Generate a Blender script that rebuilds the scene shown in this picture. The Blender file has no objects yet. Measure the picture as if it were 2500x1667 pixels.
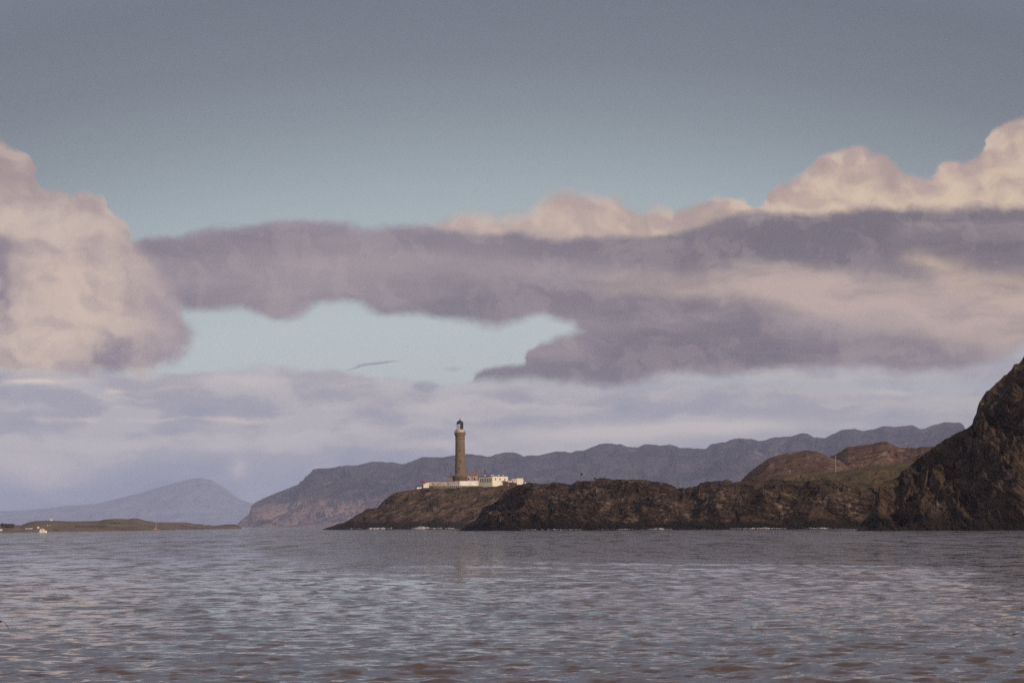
import bpy, math, random
import numpy as np
from mathutils import Matrix, Vector

random.seed(7)
rng = np.random.default_rng(11)
scene = bpy.context.scene
COL = scene.collection

# ------------------------------------------------------------------ camera
F = 9000.0          # focal length in photo pixels
H = 2.0             # eye height above the sea, metres
HOR = 1281.0        # horizon row at the picture's centre column
ROLL = math.radians(-0.4)
S = HOR - 833.5
cam_d = bpy.data.cameras.new("camera")
cam = bpy.data.objects.new("camera", cam_d)
COL.objects.link(cam)
cam_d.sensor_width = 36.0
cam_d.lens = 36.0 * F / 2500.0
cam_d.shift_y = S / 2500.0
cam_d.clip_start = 0.5
cam_d.clip_end = 120000.0
cam.matrix_world = Matrix.Translation((0, 0, H)) @ Matrix.Rotation(math.radians(90), 4, 'X') @ Matrix.Rotation(ROLL, 4, 'Z')
scene.camera = cam

scene.view_settings.view_transform = 'Standard'
scene.view_settings.look = 'None'
scene.view_settings.gamma = 1.0
scene.view_settings.exposure = 0.0
scene.cycles.max_bounces = 6
scene.cycles.volume_bounces = 0
scene.cycles.use_denoising = False
scene.cycles.sample_clamp_indirect = 3.0
scene.cycles.sample_clamp_direct = 6.0


def P(px, py, Y):
    """world point at depth Y that the photo shows at (px, py)"""
    a = px - 1250.0
    b = 833.5 - py + S
    c, s = math.cos(ROLL), math.sin(ROLL)
    return (Y / F * (a * c - b * s), Y, H + Y / F * (a * s + b * c))


def lin(r, g, b):
    f = lambda v: (v / 255 / 12.92) if v / 255 <= 0.04045 else ((v / 255 + 0.055) / 1.055) ** 2.4
    return (f(r), f(g), f(b), 1.0)


# ------------------------------------------------------------------ node helper
class G:
    """writes node maths as python expressions"""
    def __init__(self, nt):
        self.nt = nt

    def new(self, t, **kw):
        n = self.nt.nodes.new(t)
        for k, v in kw.items():
            setattr(n, k, v)
        return n

    def put(self, sock, v):
        if isinstance(v, Sk):
            self.nt.links.new(v.s, sock)
        elif isinstance(v, (int, float)):
            sock.default_value = v
        else:
            sock.default_value = v

    def m(self, op, a, b=0.0, c=0.0, clamp=False):
        n = self.new('ShaderNodeMath', operation=op)
        n.use_clamp = clamp
        self.put(n.inputs[0], a)
        self.put(n.inputs[1], b)
        self.put(n.inputs[2], c)
        return Sk(self, n.outputs[0])

    def vec(self, x, y, z=0.0):
        n = self.new('ShaderNodeCombineXYZ')
        for i, v in enumerate((x, y, z)):
            self.put(n.inputs[i], v)
        return Sk(self, n.outputs[0])

    def noise(self, v, scale, detail=5.0, rough=0.55, dist=0.0, lac=2.0, color=False):
        n = self.new('ShaderNodeTexNoise')
        self.put(n.inputs['Vector'], v)
        n.inputs['Scale'].default_value = scale
        n.inputs['Detail'].default_value = detail
        n.inputs['Roughness'].default_value = rough
        n.inputs['Distortion'].default_value = dist
        n.inputs['Lacunarity'].default_value = lac
        return Sk(self, n.outputs['Color' if color else 'Fac'])

    def sep(self, v):
        n = self.new('ShaderNodeSeparateXYZ')
        self.put(n.inputs[0], v)
        return [Sk(self, o) for o in n.outputs]

    def ss(self, v, a, b):
        n = self.new('ShaderNodeMapRange', interpolation_type='SMOOTHSTEP')
        self.put(n.inputs['Value'], v)
        self.put(n.inputs['From Min'], a)
        self.put(n.inputs['From Max'], b)
        return Sk(self, n.outputs['Result'])

    def mix(self, f, a, b, mode='MIX'):
        n = self.new('ShaderNodeMix', data_type='RGBA', blend_type=mode)
        n.clamp_factor = True
        self.put(n.inputs[0], f)
        self.put(n.inputs[6], a)
        self.put(n.inputs[7], b)
        return Sk(self, n.outputs[2])

    def ramp(self, f, pts, interp='LINEAR'):
        n = self.new('ShaderNodeValToRGB')
        cr = n.color_ramp
        cr.interpolation = interp
        while len(cr.elements) < len(pts):
            cr.elements.new(0.5)
        for e, (p, c) in zip(cr.elements, sorted(pts, key=lambda q: q[0])):
            e.position = p
            e.color = c
        self.put(n.inputs[0], f)
        return Sk(self, n.outputs[0])

    def curve(self, f, pts):
        n = self.new('ShaderNodeFloatCurve')
        cu = n.mapping.curves[0]
        pts = sorted(pts)
        cu.points[0].location = pts[0]
        cu.points[1].location = pts[-1]
        for p in pts[1:-1]:
            cu.points.new(*p)
        n.mapping.use_clip = True
        n.mapping.extend = 'HORIZONTAL'
        n.mapping.update()
        self.put(n.inputs['Value'], f)
        return Sk(self, n.outputs[0])


class Sk:
    def __init__(self, g, s):
        self.g, self.s = g, s
    def __add__(self, o): return self.g.m('ADD', self, o)
    __radd__ = __add__
    def __mul__(self, o): return self.g.m('MULTIPLY', self, o)
    __rmul__ = __mul__
    def __sub__(self, o): return self.g.m('SUBTRACT', self, o)
    def __rsub__(self, o): return self.g.m('SUBTRACT', o, self)
    def __truediv__(self, o): return self.g.m('DIVIDE', self, o)


# ------------------------------------------------------------------ sky and sun
SUN_AZ = math.radians(146.0)      # clockwise from +Y: to the right and behind the camera
SUN_EL = math.radians(21.0)
sun_dir = Vector((math.sin(SUN_AZ) * math.cos(SUN_EL), math.cos(SUN_AZ) * math.cos(SUN_EL), math.sin(SUN_EL)))
sd = bpy.data.lights.new("sun", 'SUN')
sd.energy = 3.2
sd.angle = math.radians(0.6)
sd.color = (1.0, 0.86, 0.70)
sun = bpy.data.objects.new("sun", sd)
COL.objects.link(sun)
sun.rotation_euler = (-sun_dir).to_track_quat('-Z', 'Y').to_euler()

world = bpy.data.worlds.new("World")
scene.world = world
world.use_nodes = True
wt = world.node_tree
wt.nodes.clear()
g = G(wt)
tc = g.new('ShaderNodeTexCoord')
dx, dy, dz = g.sep(Sk(g, tc.outputs['Generated']))
az = g.m('ARCTAN2', dx, dy)
hyp = g.m('SQRT', dx * dx + dy * dy)
el = g.m('ARCTAN2', dz, hyp)
X = az * 9.0                      # one unit is 1/9 rad of azimuth / elevation
E = el * 9.0


def e_(py):
    return (HOR - py) / 1000.0


def x_(px):
    return (px - 1250.0) / 1000.0


# base clear sky: brightest low down, duller overhead
Xc = g.m('MINIMUM', X * X, 3.0)
Eb = g.m('ADD', E + Xc * 0.10, 0.0)
Esc = g.m('MULTIPLY', g.m('SQRT', g.m('MAXIMUM', Eb, 0.0)), 1 / 3.76)   # 0..1 to the zenith
q = lambda e: math.sqrt(e) / 3.76
sky_base = g.ramp(Esc, [
    (0.0, lin(156, 162, 180)), (q(0.15), lin(170, 175, 186)), (q(0.32), lin(190, 199, 201)),
    (q(0.50), lin(190, 201, 204)), (q(0.66), lin(176, 188, 192)), (q(0.82), lin(158, 170, 177)), (q(1.0), lin(131, 140, 148)),
    (q(1.14), lin(114, 119, 130)), (q(1.32), lin(103, 107, 118)), (q(1.6), lin(116, 118, 131)), (q(2.4), lin(146, 146, 160)),
    (q(4.5), lin(158, 158, 170)), (q(7.0), lin(152, 149, 152)), (1.0, lin(146, 144, 150))])
nish = g.new('ShaderNodeTexSky', sky_type='NISHITA')
nish.sun_disc = False
nish.sun_elevation = SUN_EL
nish.sun_rotation = SUN_AZ
nish.air_density = 1.0
nish.dust_density = 1.5
nb = g.mix(1.0, Sk(g, nish.outputs[0]), (0.09, 0.09, 0.09, 1), 'MULTIPLY')
sky = g.mix(0.12, sky_base, nb)

# shared warps
P0 = g.vec(X * 0.8, E, 0.0)
w1 = g.sep(g.noise(P0, 7.0, 8.0, 0.58, color=True))
wr, wg = (w1[0] - 0.5) * 2.6, (w1[1] - 0.5) * 2.6
w2 = g.sep(g.noise(g.vec(X * 0.6, E * 1.5, 3.7), 3.0, 4.0, 0.5, color=True))


def warp(ax, ay, bx=0.0, by=0.0):
    return (X + wr * ax + (w2[0] - 0.5) * bx, E + wg * ay + (w2[1] - 0.5) * (by * 2.0))


def fx(Xs):
    """0..1 along the float curves"""
    return (Xs + 1.35) / 2.7


def edge(Xs, pts, full=1.063):
    """curve of elevation against azimuth; pts in picture pixels"""
    return g.curve(fx(Xs), [(min(1, max(0, (x_(x * full) + 1.35) / 2.7)), max(0, min(1, e_(y * full) / 1.4))) for x, y in pts]) * 1.4


def blob(Xs, Es, x, y, sx, sy, full=1.063, rot=0.0):
    cx, cy, sx, sy = x_(x * full), e_(y * full), sx * full / 1000, sy * full / 1000
    ux, uy = Xs - cx, Es - cy
    if rot:
        c, s = math.cos(rot), math.sin(rot)
        ux, uy = ux * c + uy * s, uy * c - ux * s
    u, v = ux * (1 / sx), uy * (1 / sy)
    return g.m('EXPONENT', (u * u + v * v) * -1.0)


def add(*s):
    r = s[0]
    for t in s[1:]:
        r = r + t
    return r


# billowing relief: density here minus density a step towards the light
def relief(scale, dxl, dyl, z, detail=4.0, rough=0.5):
    a = g.noise(g.vec(X + wr * 0.05, E + wg * 0.05, z), scale, detail, rough)
    b = g.noise(g.vec(X + wr * 0.05 + dxl, E + wg * 0.05 + dyl, z), scale, detail, rough)
    return a - b


def vrel(scale, dxl, dyl):
    o_ = []
    for a_, b_ in ((0.0, 0.0), (dxl, dyl)):
        n_ = g.new('ShaderNodeTexVoronoi', feature='F1')
        n_.inputs['Scale'].default_value = scale
        n_.inputs['Detail'].default_value = 1.0
        n_.inputs['Roughness'].default_value = 0.5
        g.put(n_.inputs['Vector'], g.vec(X + wr * 0.045 + a_, E * 1.2 + wg * 0.045 + b_, 0.0))
        o_.append(Sk(g, n_.outputs['Distance']))
    return o_[1] - o_[0]


bil = vrel(8.5, 0.022, 0.034)
rel = relief(4.6, 0.03, 0.045, 1.3, 7.0, 0.55) + relief(13.0, 0.010, 0.015, 7.7, 5.0, 0.55) * 0.45

# --- low veil of stratus
Xw, Ew = warp(0.06, 0.03, 0.1, 0.03)
vt = edge(Xw, [(-20, 842), (300, 843), (430, 842), (640, 838), (800, 842), (850, 858), (930, 868), (1000, 876), (1100, 878), (1250, 868),
               (1400, 845), (1620, 835), (1900, 830), (2100, 830), (2400, 800)])
veil_m = g.ss(vt - Ew, -0.006, 0.014)
streak = g.noise(g.vec(X * 0.55 + wr * 0.05, E * 3.6 + wg * 0.12, 9.1), 3.4, 5.0, 0.55)
puff = g.noise(g.vec(X * 1.0 + wr * 0.03, E * 2.2 + wg * 0.03, 4.2), 4.5, 6.0, 0.55)
vcol = g.ramp(g.m('MULTIPLY', E, 2.0), [(0.0, lin(134, 146, 168)), (0.16, lin(148, 156, 174)), (0.34, lin(170, 170, 178)), (0.62, lin(164, 162, 172)),
                                         (0.86, lin(172, 166, 174))])
vcol = g.mix(g.ss(streak, 0.50, 0.66) * 0.65, vcol, lin(206, 198, 192))
vcol = g.mix(g.ss(puff, 0.47, 0.62) * 0.55, vcol, lin(204, 198, 196))
vcol = g.mix(g.ss(0.0 - puff, -0.44, -0.32) * 0.5, vcol, lin(140, 148, 168))
vcol = g.mix(g.ss(0.0 - streak, -0.46, -0.30) * 0.55, vcol, lin(142, 148, 168))
vcol = g.mix(g.ss(X, 0.0, 1.2) * g.ss(E, 0.02, 0.2) * 0.35, vcol, lin(178, 174, 178))
Xs1, Es1 = warp(0.07, 0.012)
cream = add(blob(Xs1, Es1, 105, 962, 34, 8), blob(Xs1, Es1, 190, 960, 40, 6) * 0.7, blob(Xs1, Es1, 560, 960, 60, 9), blob(Xs1, Es1, 430, 958, 90, 5) * 0.5,
            blob(Xs1, Es1, 60, 871, 90, 6), blob(Xs1, Es1, 275, 848, 22, 8), blob(Xs1, Es1, 255, 893, 20, 5) * 0.6)
cream2 = add(blob(Xs1, Es1, 1350, 998, 200, 20) * 0.9, blob(Xs1, Es1, 1650, 984, 220, 18) * 0.9, blob(Xs1, Es1, 555, 1070, 30, 22, rot=-0.5) * 0.7,
             blob(Xs1, Es1, 90, 1070, 130, 40) * 0.75, blob(Xs1, Es1, 120, 1105, 70, 26) * 0.5, blob(Xs1, Es1, 500, 1022, 90, 13) * 0.6, blob(Xs1, Es1, 1000, 1020, 120, 12) * 0.6,
             blob(Xs1, Es1, 2060, 908, 50, 6) * 0.5, blob(Xs1, Es1, 330, 1120, 50, 14, rot=0.4) * 0.35, blob(Xs1, Es1, 560, 870, 180, 16) * 0.35)
vcol = g.mix(cream2 * 1.2, vcol, lin(208, 200, 195))
vcol = g.mix(cream * g.ss(puff + streak, 0.80, 1.12) * 1.3, vcol, lin(226, 210, 198))
lowdark = add(blob(Xs1, Es1, 200, 1190, 360, 72), blob(Xs1, Es1, 380, 1120, 110, 45) * 0.7)
vcol = g.mix(lowdark * 0.9, vcol, lin(116, 129, 157))
lblue = add(blob(Xs1, Es1, 2150, 892, 260, 10) * 0.5, blob(Xs1, Es1, 1700, 884, 200, 8) * 0.6)
vcol = g.mix(lblue, vcol, lin(172, 182, 190))
sky = g.mix(veil_m, sky, vcol)

# --- small dark wisps in the clear gap
Xs2, Es2 = warp(0.03, 0.006)
wis = add(blob(Xs2, Es2, 870, 831, 62, 4.0, rot=0.07), blob(Xs2, Es2, 815, 841, 28, 3.0, rot=0.28) * 0.8, blob(Xs2, Es2, 530, 514, 45, 4) * 0.6)
sky = g.mix(g.ss(wis, 0.25, 0.9) * 0.75, sky, lin(148, 148, 164))
sky = g.mix(g.ss(add(blob(Xs2, Es2, 985, 886, 38, 16), blob(Xs2, Es2, 1045, 846, 30, 9) * 0.6), 0.2, 0.9) * 0.6, sky, lin(146, 143, 158))

# --- right cumulus behind the band
Xc1, Ec1 = warp(0.05, 0.045, 0.03, 0.015)
ct = edge(Xc1, [(880, 545), (960, 506), (1040, 492), (1110, 478), (1200, 472), (1240, 455), (1300, 440), (1360, 448), (1410, 446), (1470, 470), (1540, 462), (1600, 464),
                (1650, 448), (1690, 455), (1725, 474), (1765, 452), (1800, 424), (1850, 405), (1885, 366), (1950, 348), (2010, 352), (2050, 378),
                (2095, 408), (2130, 415), (2170, 385), (2225, 372), (2262, 345), (2275, 305), (2330, 286), (2400, 284)])
cm = g.ss(ct - Ec1, -0.004, 0.020 + g.ss(0.5 - X, 0.0, 0.5) * 0.03) * g.ss(E, 0.60, 0.64)
depthc = g.ss(ct - Ec1, 0.0, 0.12)
ccol = g.mix(depthc, lin(186, 164, 156), lin(206, 183, 163))
ccol = g.mix(g.ss(rel, -0.02, 0.14) * 0.5, ccol, lin(224, 200, 174))
ccol = g.mix(g.ss(0.0 - rel, -0.02, 0.14) * 0.5, ccol, lin(166, 148, 147))
ccol = g.mix(g.ss(bil, 0.0, 0.30) * 0.5, ccol, lin(226, 203, 178))
ccol = g.mix(g.ss(0.0 - bil, 0.0, 0.30) * 0.45, ccol, lin(166, 147, 144))
ccol = g.mix(g.ss(0.55 - X, 0.0, 0.6) * 0.35, ccol, lin(180, 164, 164))
sky = g.mix(cm, sky, ccol)

# --- the long grey-purple band
Xb, Eb2 = warp(0.05, 0.03, 0.05, 0.012)
bt = edge(Xb, [(-20, 560), (300, 545), (345, 536), (400, 540), (450, 527), (520, 528), (600, 516), (680, 508), (760, 510), (830, 518), (900, 512),
               (970, 508), (1010, 524), (1100, 538), (1200, 532), (1300, 540), (1400, 535), (1550, 527), (1640, 508), (1680, 494), (1740, 484), (1800, 492), (1900, 492),
               (2020, 489), (2130, 478), (2200, 482), (2400, 484)])
bb = edge(Xb, [(-20, 700), (430, 700), (500, 700), (560, 706), (600, 722), (650, 735), (700, 724), (730, 705), (800, 694), (870, 712), (930, 722),
               (1000, 722), (1060, 734), (1150, 748), (1240, 735), (1300, 748), (1345, 768), (1420, 790), (2400, 800)])
lt = edge(Xb, [(1000, 900), (1080, 882), (1095, 858), (1150, 832), (1205, 825), (1225, 798), (1260, 770), (1320, 756), (1380, 730), (1500, 600), (2400, 560)])
lb = edge(Xb, [(1000, 890), (1080, 884), (1150, 886), (1230, 874), (1330, 884), (1450, 878), (1560, 862), (1640, 876), (1760, 862), (1900, 850),
               (2020, 862), (2150, 862), (2250, 846), (2300, 835), (2400, 790)])
m1 = g.m('MULTIPLY', g.ss(bt - Eb2, -0.006, 0.020), g.ss(Eb2 - bb, -0.012, 0.022))
m2 = g.m('MULTIPLY', g.ss(lt - Eb2, -0.004, 0.022), g.ss(Eb2 - lb, -0.012, 0.024))
m2 = m2 * g.ss(X, -0.17, -0.09)
bm = g.m('MAXIMUM', m1, m2)
Xd, Ed = warp(0.05, 0.03, 0.06, 0.04)
bcol = g.mix(g.ss(X, -0.9, 1.2), lin(141, 132, 141), lin(120, 111, 117))
pink = add(blob(Xd, Ed, 560, 625, 200, 45) * 0.8, blob(Xd, Ed, 900, 620, 260, 42) * 0.8, blob(Xd, Ed, 1250, 625, 260, 34) * 0.9, blob(Xd, Ed, 650, 690, 110, 25) * 0.6,
           blob(Xd, Ed, 1350, 560, 200, 18) * 0.3)
bcol = g.mix(pink * 0.8, bcol, lin(158, 145, 149))
lit = add(blob(Xd, Ed, 1440, 640, 150, 36) * 0.55, blob(Xd, Ed, 1620, 655, 180, 45) * 0.75, blob(Xd, Ed, 1850, 680, 240, 65, rot=-0.15) * 0.9,
          blob(Xd, Ed, 2080, 720, 220, 80, rot=-0.15), blob(Xd, Ed, 2330, 735, 180, 85) * 1.1, blob(Xd, Ed, 2160, 625, 70, 35, rot=-0.6) * 0.6, blob(Xd, Ed, 2330, 800, 80, 30) * 0.4)
bcol = g.mix(g.ss(lit, 0.12, 1.15) * 0.95, bcol, lin(198, 176, 165))
warm = add(blob(Xd, Ed, 2200, 645, 60, 30, rot=-0.7), blob(Xd, Ed, 2320, 690, 70, 50), blob(Xd, Ed, 2120, 612, 60, 20))
bcol = g.mix(warm * 0.55, bcol, lin(206, 180, 158))
dark = add(blob(Xd, Ed, 1950, 545, 420, 36) * 0.5, blob(Xd, Ed, 1650, 800, 380, 48) * 0.7, blob(Xd, Ed, 2000, 825, 230, 36) * 0.9, blob(Xd, Ed, 1600, 705, 130, 28) * 0.4,
           blob(Xd, Ed, 1330, 830, 120, 30) * 0.3, blob(Xd, Ed, 2330, 590, 80, 50) * 0.3)
bcol = g.mix(dark * 0.9, bcol, lin(106, 97, 108))
bn = g.noise(g.vec(X * 0.42 + wr * 0.04, E * 1.9 + wg * 0.05, 6.6), 4.6, 6.0, 0.52)
bcol = g.mix(g.ss(bn, 0.48, 0.68) * 0.5, bcol, lin(170, 156, 157))
bcol = g.mix(g.ss(0.0 - bn, -0.52, -0.34) * 0.5, bcol, lin(112, 105, 117))
bcol = g.mix(g.ss(rel, 0.0, 0.10) * 0.18, bcol, lin(190, 172, 168))
thin = g.ss(0.0 - X, -0.15, 0.25) * g.ss(E, 0.72, 0.78)
pk = g.noise(g.vec(X * 0.9 + wr * 0.06, E * 2.4 + wg * 0.06, 2.2), 6.0, 5.0, 0.6)
bcol = g.mix(thin * g.ss(pk, 0.46, 0.66) * 0.32, bcol, lin(174, 160, 164))
bedge = g.ss(bt - Eb2, 0.0, 0.05)
bcol = g.mix((1.0 - bedge) * g.ss(0.3 - X, 0.0, 0.5) * 0.4, bcol, lin(160, 150, 162))
sky = g.mix(bm, sky, bcol)

# --- left cumulus
Xa, Ea = warp(0.055, 0.05, 0.04, 0.02)
at = edge(Xa, [(-30, 330), (0, 325), (40, 328), (66, 352), (76, 395), (90, 430), (125, 446), (150, 462), (180, 450), (235, 450), (255, 476), (275, 490), (292, 522),
               (330, 548), (370, 585), (400, 610), (430, 645), (455, 690), (488, 735), (500, 770), (508, 830), (520, 900), (2400, 1250)])
ab = edge(Xa, [(-30, 858), (100, 862), (200, 858), (290, 848), (330, 850), (400, 825), (440, 800), (470, 780), (490, 762), (505, 740), (530, 600), (2400, 200)])
asoft = g.ss(X, -1.02, -0.80)
am = g.m('MULTIPLY', g.ss(at - Ea, -0.006, 0.016 + asoft * 0.07), g.ss(Ea - ab, -0.012, 0.034))
am = am * g.ss(0.0 - Xa, 0.70, 0.76)
acol = g.mix(g.ss(E, 0.70, 0.95), lin(192, 174, 166), lin(164, 144, 142))
Xe, Ee = warp(0.05, 0.045, 0.06, 0.03)
acol = g.mix(add(blob(Xe, Ee, 170, 640, 120, 90), blob(Xe, Ee, 250, 740, 110, 70), blob(Xe, Ee, 80, 790, 100, 60), blob(Xe, Ee, 60, 840, 80, 30) * 0.4) * 0.8, acol, lin(210, 188, 171))
ash = add(blob(Xe, Ee, -10, 640, 66, 90) * 1.2, blob(Xe, Ee, 20, 700, 30, 40) * 0.5, blob(Xe, Ee, 350, 790, 110, 42) * 0.9, blob(Xe, Ee, 465, 760, 50, 50) * 0.9, blob(Xe, Ee, 240, 800, 46, 60) * 0.7,
          blob(Xe, Ee, 230, 850, 60, 22) * 0.8, blob(Xe, Ee, 400, 620, 45, 60) * 0.5, blob(Xe, Ee, 180, 580, 110, 12) * 0.4, blob(Xe, Ee, 20, 570, 60, 20) * 0.3)
acol = g.mix(g.ss(ash, 0.1, 1.2), acol, lin(124, 114, 130))
acol = g.mix(g.ss(rel, -0.02, 0.16) * 0.38, acol, lin(216, 198, 182))
acol = g.mix(g.ss(0.0 - rel, -0.02, 0.16) * 0.38, acol, lin(150, 134, 140))
acol = g.mix(g.ss(bil, 0.0, 0.34) * 0.34, acol, lin(220, 200, 182))
acol = g.mix(g.ss(0.0 - bil, 0.0, 0.34) * 0.34, acol, lin(146, 131, 138))
acol = g.mix(g.ss(X, -1.0, -0.74) * 0.75, acol, lin(158, 144, 152))
sky = g.mix(am, sky, acol)

bg = g.new('ShaderNodeBackground')
g.put(bg.inputs['Color'], sky)
bg.inputs['Strength'].default_value = 1.0
wo = g.new('ShaderNodeOutputWorld')
wt.links.new(bg.outputs[0], wo.inputs['Surface'])
world.cycles.sampling_method = 'MANUAL'
world.cycles.sample_map_resolution = 512

# ------------------------------------------------------------------ object helpers
def tag(o, label=None, cat=None, group=None, kind=None):
    if label: o['label'] = label
    if cat: o['category'] = cat
    if group: o['group'] = group
    if kind: o['kind'] = kind
    return o


def empty(name, loc, rz=0.0, **kw):
    o = bpy.data.objects.new(name, None)
    COL.objects.link(o)
    o.location = loc
    o.rotation_euler = (0, 0, rz)
    o.empty_display_size = 0.5
    return tag(o, **kw)


class MB:
    def __init__(self):
        self.v, self.f = [], []

    def box(self, x0, x1, y0, y1, z0, z1):
        n = len(self.v)
        self.v += [(x, y, z) for z in (z0, z1) for (x, y) in ((x0, y0), (x1, y0), (x1, y1), (x0, y1))]
        self.f += [tuple(n + i for i in q) for q in ((3, 2, 1, 0), (4, 5, 6, 7), (0, 1, 5, 4), (1, 2, 6, 5), (2, 3, 7, 6), (3, 0, 4, 7))]
        return self

    def prism(self, pts, y0, y1):
        """outline in x,z pulled from y0 to y1"""
        n, k = len(self.v), len(pts)
        self.v += [(x, y0, z) for x, z in pts] + [(x, y1, z) for x, z in pts]
        self.f.append(tuple(range(n, n + k)))
        self.f.append(tuple(range(n + 2 * k - 1, n + k - 1, -1)))
        for i in range(k):
            j = (i + 1) % k
            self.f.append((n + j, n + i, n + k + i, n + k + j))
        return self

    def lathe(self, prof, seg=32, cx=0, cy=0, a0=0.0, a1=2 * math.pi):
        n = len(self.v)
        full = abs(a1 - a0 - 2 * math.pi) < 1e-6
        m = seg if full else seg + 1
        for r, z in prof:
            for i in range(m):
                a = a0 + (a1 - a0) * i / seg
                self.v.append((cx + r * math.cos(a), cy + r * math.sin(a), z))
        for j in range(len(prof) - 1):
            for i in range(seg):
                i2 = (i + 1) % m
                self.f.append((n + j * m + i, n + j * m + i2, n + (j + 1) * m + i2, n + (j + 1) * m + i))
        if full:
            self.f.append(tuple(n + i for i in range(m - 1, -1, -1)))
            self.f.append(tuple(n + (len(prof) - 1) * m + i for i in range(m)))
        return self

    def tube(self, path, radii, seg=8):
        n = len(self.v)
        if not hasattr(radii, '__len__'):
            radii = [radii] * len(path)
        pts = [Vector(p) for p in path]
        for k, p in enumerate(pts):
            d = (pts[min(k + 1, len(pts) - 1)] - pts[max(k - 1, 0)]).normalized()
            u = d.cross(Vector((0.13, 0.97, 0.2))).normalized()
            w = d.cross(u)
            for i in range(seg):
                a = 2 * math.pi * i / seg
                self.v.append(tuple(p + (u * math.cos(a) + w * math.sin(a)) * radii[k]))
        for k in range(len(pts) - 1):
            for i in range(seg):
                j = (i + 1) % seg
                self.f.append((n + k * seg + i, n + k * seg + j, n + (k + 1) * seg + j, n + (k + 1) * seg + i))
        self.f.append(tuple(n + i for i in range(seg - 1, -1, -1)))
        self.f.append(tuple(n + (len(pts) - 1) * seg + i for i in range(seg)))
        return self

    def build(self, name, mat, parent=None, smooth=False, bevel=0.0):
        me = bpy.data.meshes.new(name)
        me.from_pydata(self.v, [], self.f)
        me.update()
        if smooth:
            me.shade_smooth()
        me.materials.append(mat)
        o = bpy.data.objects.new(name, me)
        COL.objects.link(o)
        if parent:
            o.parent = parent
        if bevel:
            b = o.modifiers.new('bevel', 'BEVEL')
            b.width = bevel
            b.segments = 2
        return o


def grid_mesh(name, co, nu, nv, mat, smooth=True, face_mask=None):
    """co: (nu*nv, 3) array, v fastest"""
    idx = np.arange(nu * nv).reshape(nu, nv)
    quads = np.stack([idx[:-1, :-1], idx[1:, :-1], idx[1:, 1:], idx[:-1, 1:]], -1).reshape(-1, 4)
    if face_mask is not None:
        quads = quads[face_mask.reshape(-1)]
    me = bpy.data.meshes.new(name)
    me.vertices.add(len(co))
    me.vertices.foreach_set('co', co.astype(np.float32).reshape(-1))
    me.loops.add(quads.size)
    me.loops.foreach_set('vertex_index', quads.astype(np.int32).reshape(-1))
    me.polygons.add(len(quads))
    me.polygons.foreach_set('loop_start', np.arange(0, quads.size, 4, dtype=np.int32))
    me.update(calc_edges=True)
    me.validate()
    if smooth:
        me.shade_smooth()
    me.materials.append(mat)
    o = bpy.data.objects.new(name, me)
    COL.objects.link(o)
    return o


# ------------------------------------------------------------------ numpy noise
_perm = np.random.default_rng(5).permutation(256)
_perm = np.concatenate([_perm, _perm, _perm])
_gr = np.random.default_rng(6).normal(size=(256, 3))
_gr /= np.linalg.norm(_gr, axis=1, keepdims=True)


def perlin(x, y, z):
    xi, yi, zi = np.floor(x).astype(np.int64), np.floor(y).astype(np.int64), np.floor(z).astype(np.int64)
    xf, yf, zf = x - xi, y - yi, z - zi
    xi &= 255; yi &= 255; zi &= 255
    fade = lambda t: t * t * t * (t * (t * 6 - 15) + 10)
    u, v, w = fade(xf), fade(yf), fade(zf)
    out = 0
    for a in (0, 1):
        for b in (0, 1):
            for c in (0, 1):
                h = _perm[_perm[_perm[xi + a] + yi + b] + zi + c]
                gd = _gr[h]
                d = gd[..., 0] * (xf - a) + gd[..., 1] * (yf - b) + gd[..., 2] * (zf - c)
                out = out + d * (u if a else 1 - u) * (v if b else 1 - v) * (w if c else 1 - w)
    return out * 1.6


def fbm(x, y, z, octv=5, rough=0.5):
    s, a, t = 0, 1.0, 0
    for i in range(octv):
        s = s + a * perlin(x * 2.03 ** i + 7.3 * i, y * 2.03 ** i + 3.1 * i, z * 2.03 ** i + 11.7 * i)
        t += a
        a *= rough
    return s / t


def ridged(x, y, z, octv=5, rough=0.5):
    s, a, t = 0, 1.0, 0
    for i in range(octv):
        n = 1 - np.abs(perlin(x * 2.03 ** i + 5.3 * i, y * 2.03 ** i + 9.1 * i, z * 2.03 ** i + 1.7 * i)) * 1.6
        s = s + a * n
        t += a
        a *= rough
    return s / t


# ------------------------------------------------------------------ materials
def mat(name, rgb, rough=0.8, noise_amt=0.15, noise_scale=1.0, bump=0.0, bump_scale=5.0, metallic=0.0, alt=None, alt_thr=0.55, spec=0.3):
    m = bpy.data.materials.new(name)
    m.use_nodes = True
    nt = m.node_tree
    bs = nt.nodes['Principled BSDF']
    g = G(nt)
    geo = g.new('ShaderNodeNewGeometry')
    pos = Sk(g, geo.outputs['Position'])
    base = (*rgb, 1.0)
    n = g.noise(pos, noise_scale, 6.0, 0.6)
    dark_ = tuple(c * (1 - 2 * noise_amt) for c in rgb) + (1,)
    lite = tuple(min(1, c * (1 + 2 * noise_amt)) for c in rgb) + (1,)
    c = g.mix(g.ss(n, 0.3, 0.7), dark_, lite)
    if alt:
        n2 = g.noise(pos, noise_scale * 2.3, 5.0, 0.65)
        c = g.mix(g.ss(n2, alt_thr, alt_thr + 0.08), c, (*alt, 1.0))
    g.put(bs.inputs['Base Color'], c)
    bs.inputs['Roughness'].default_value = rough
    bs.inputs['Metallic'].default_value = metallic
    bs.inputs['Specular IOR Level'].default_value = spec
    if bump:
        b = g.new('ShaderNodeBump')
        b.inputs['Strength'].default_value = bump
        b.inputs['Distance'].default_value = 0.1
        g.put(b.inputs['Height'], g.noise(pos, bump_scale, 4.0, 0.6))
        nt.links.new(b.outputs[0], bs.inputs['Normal'])
    return m


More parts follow.
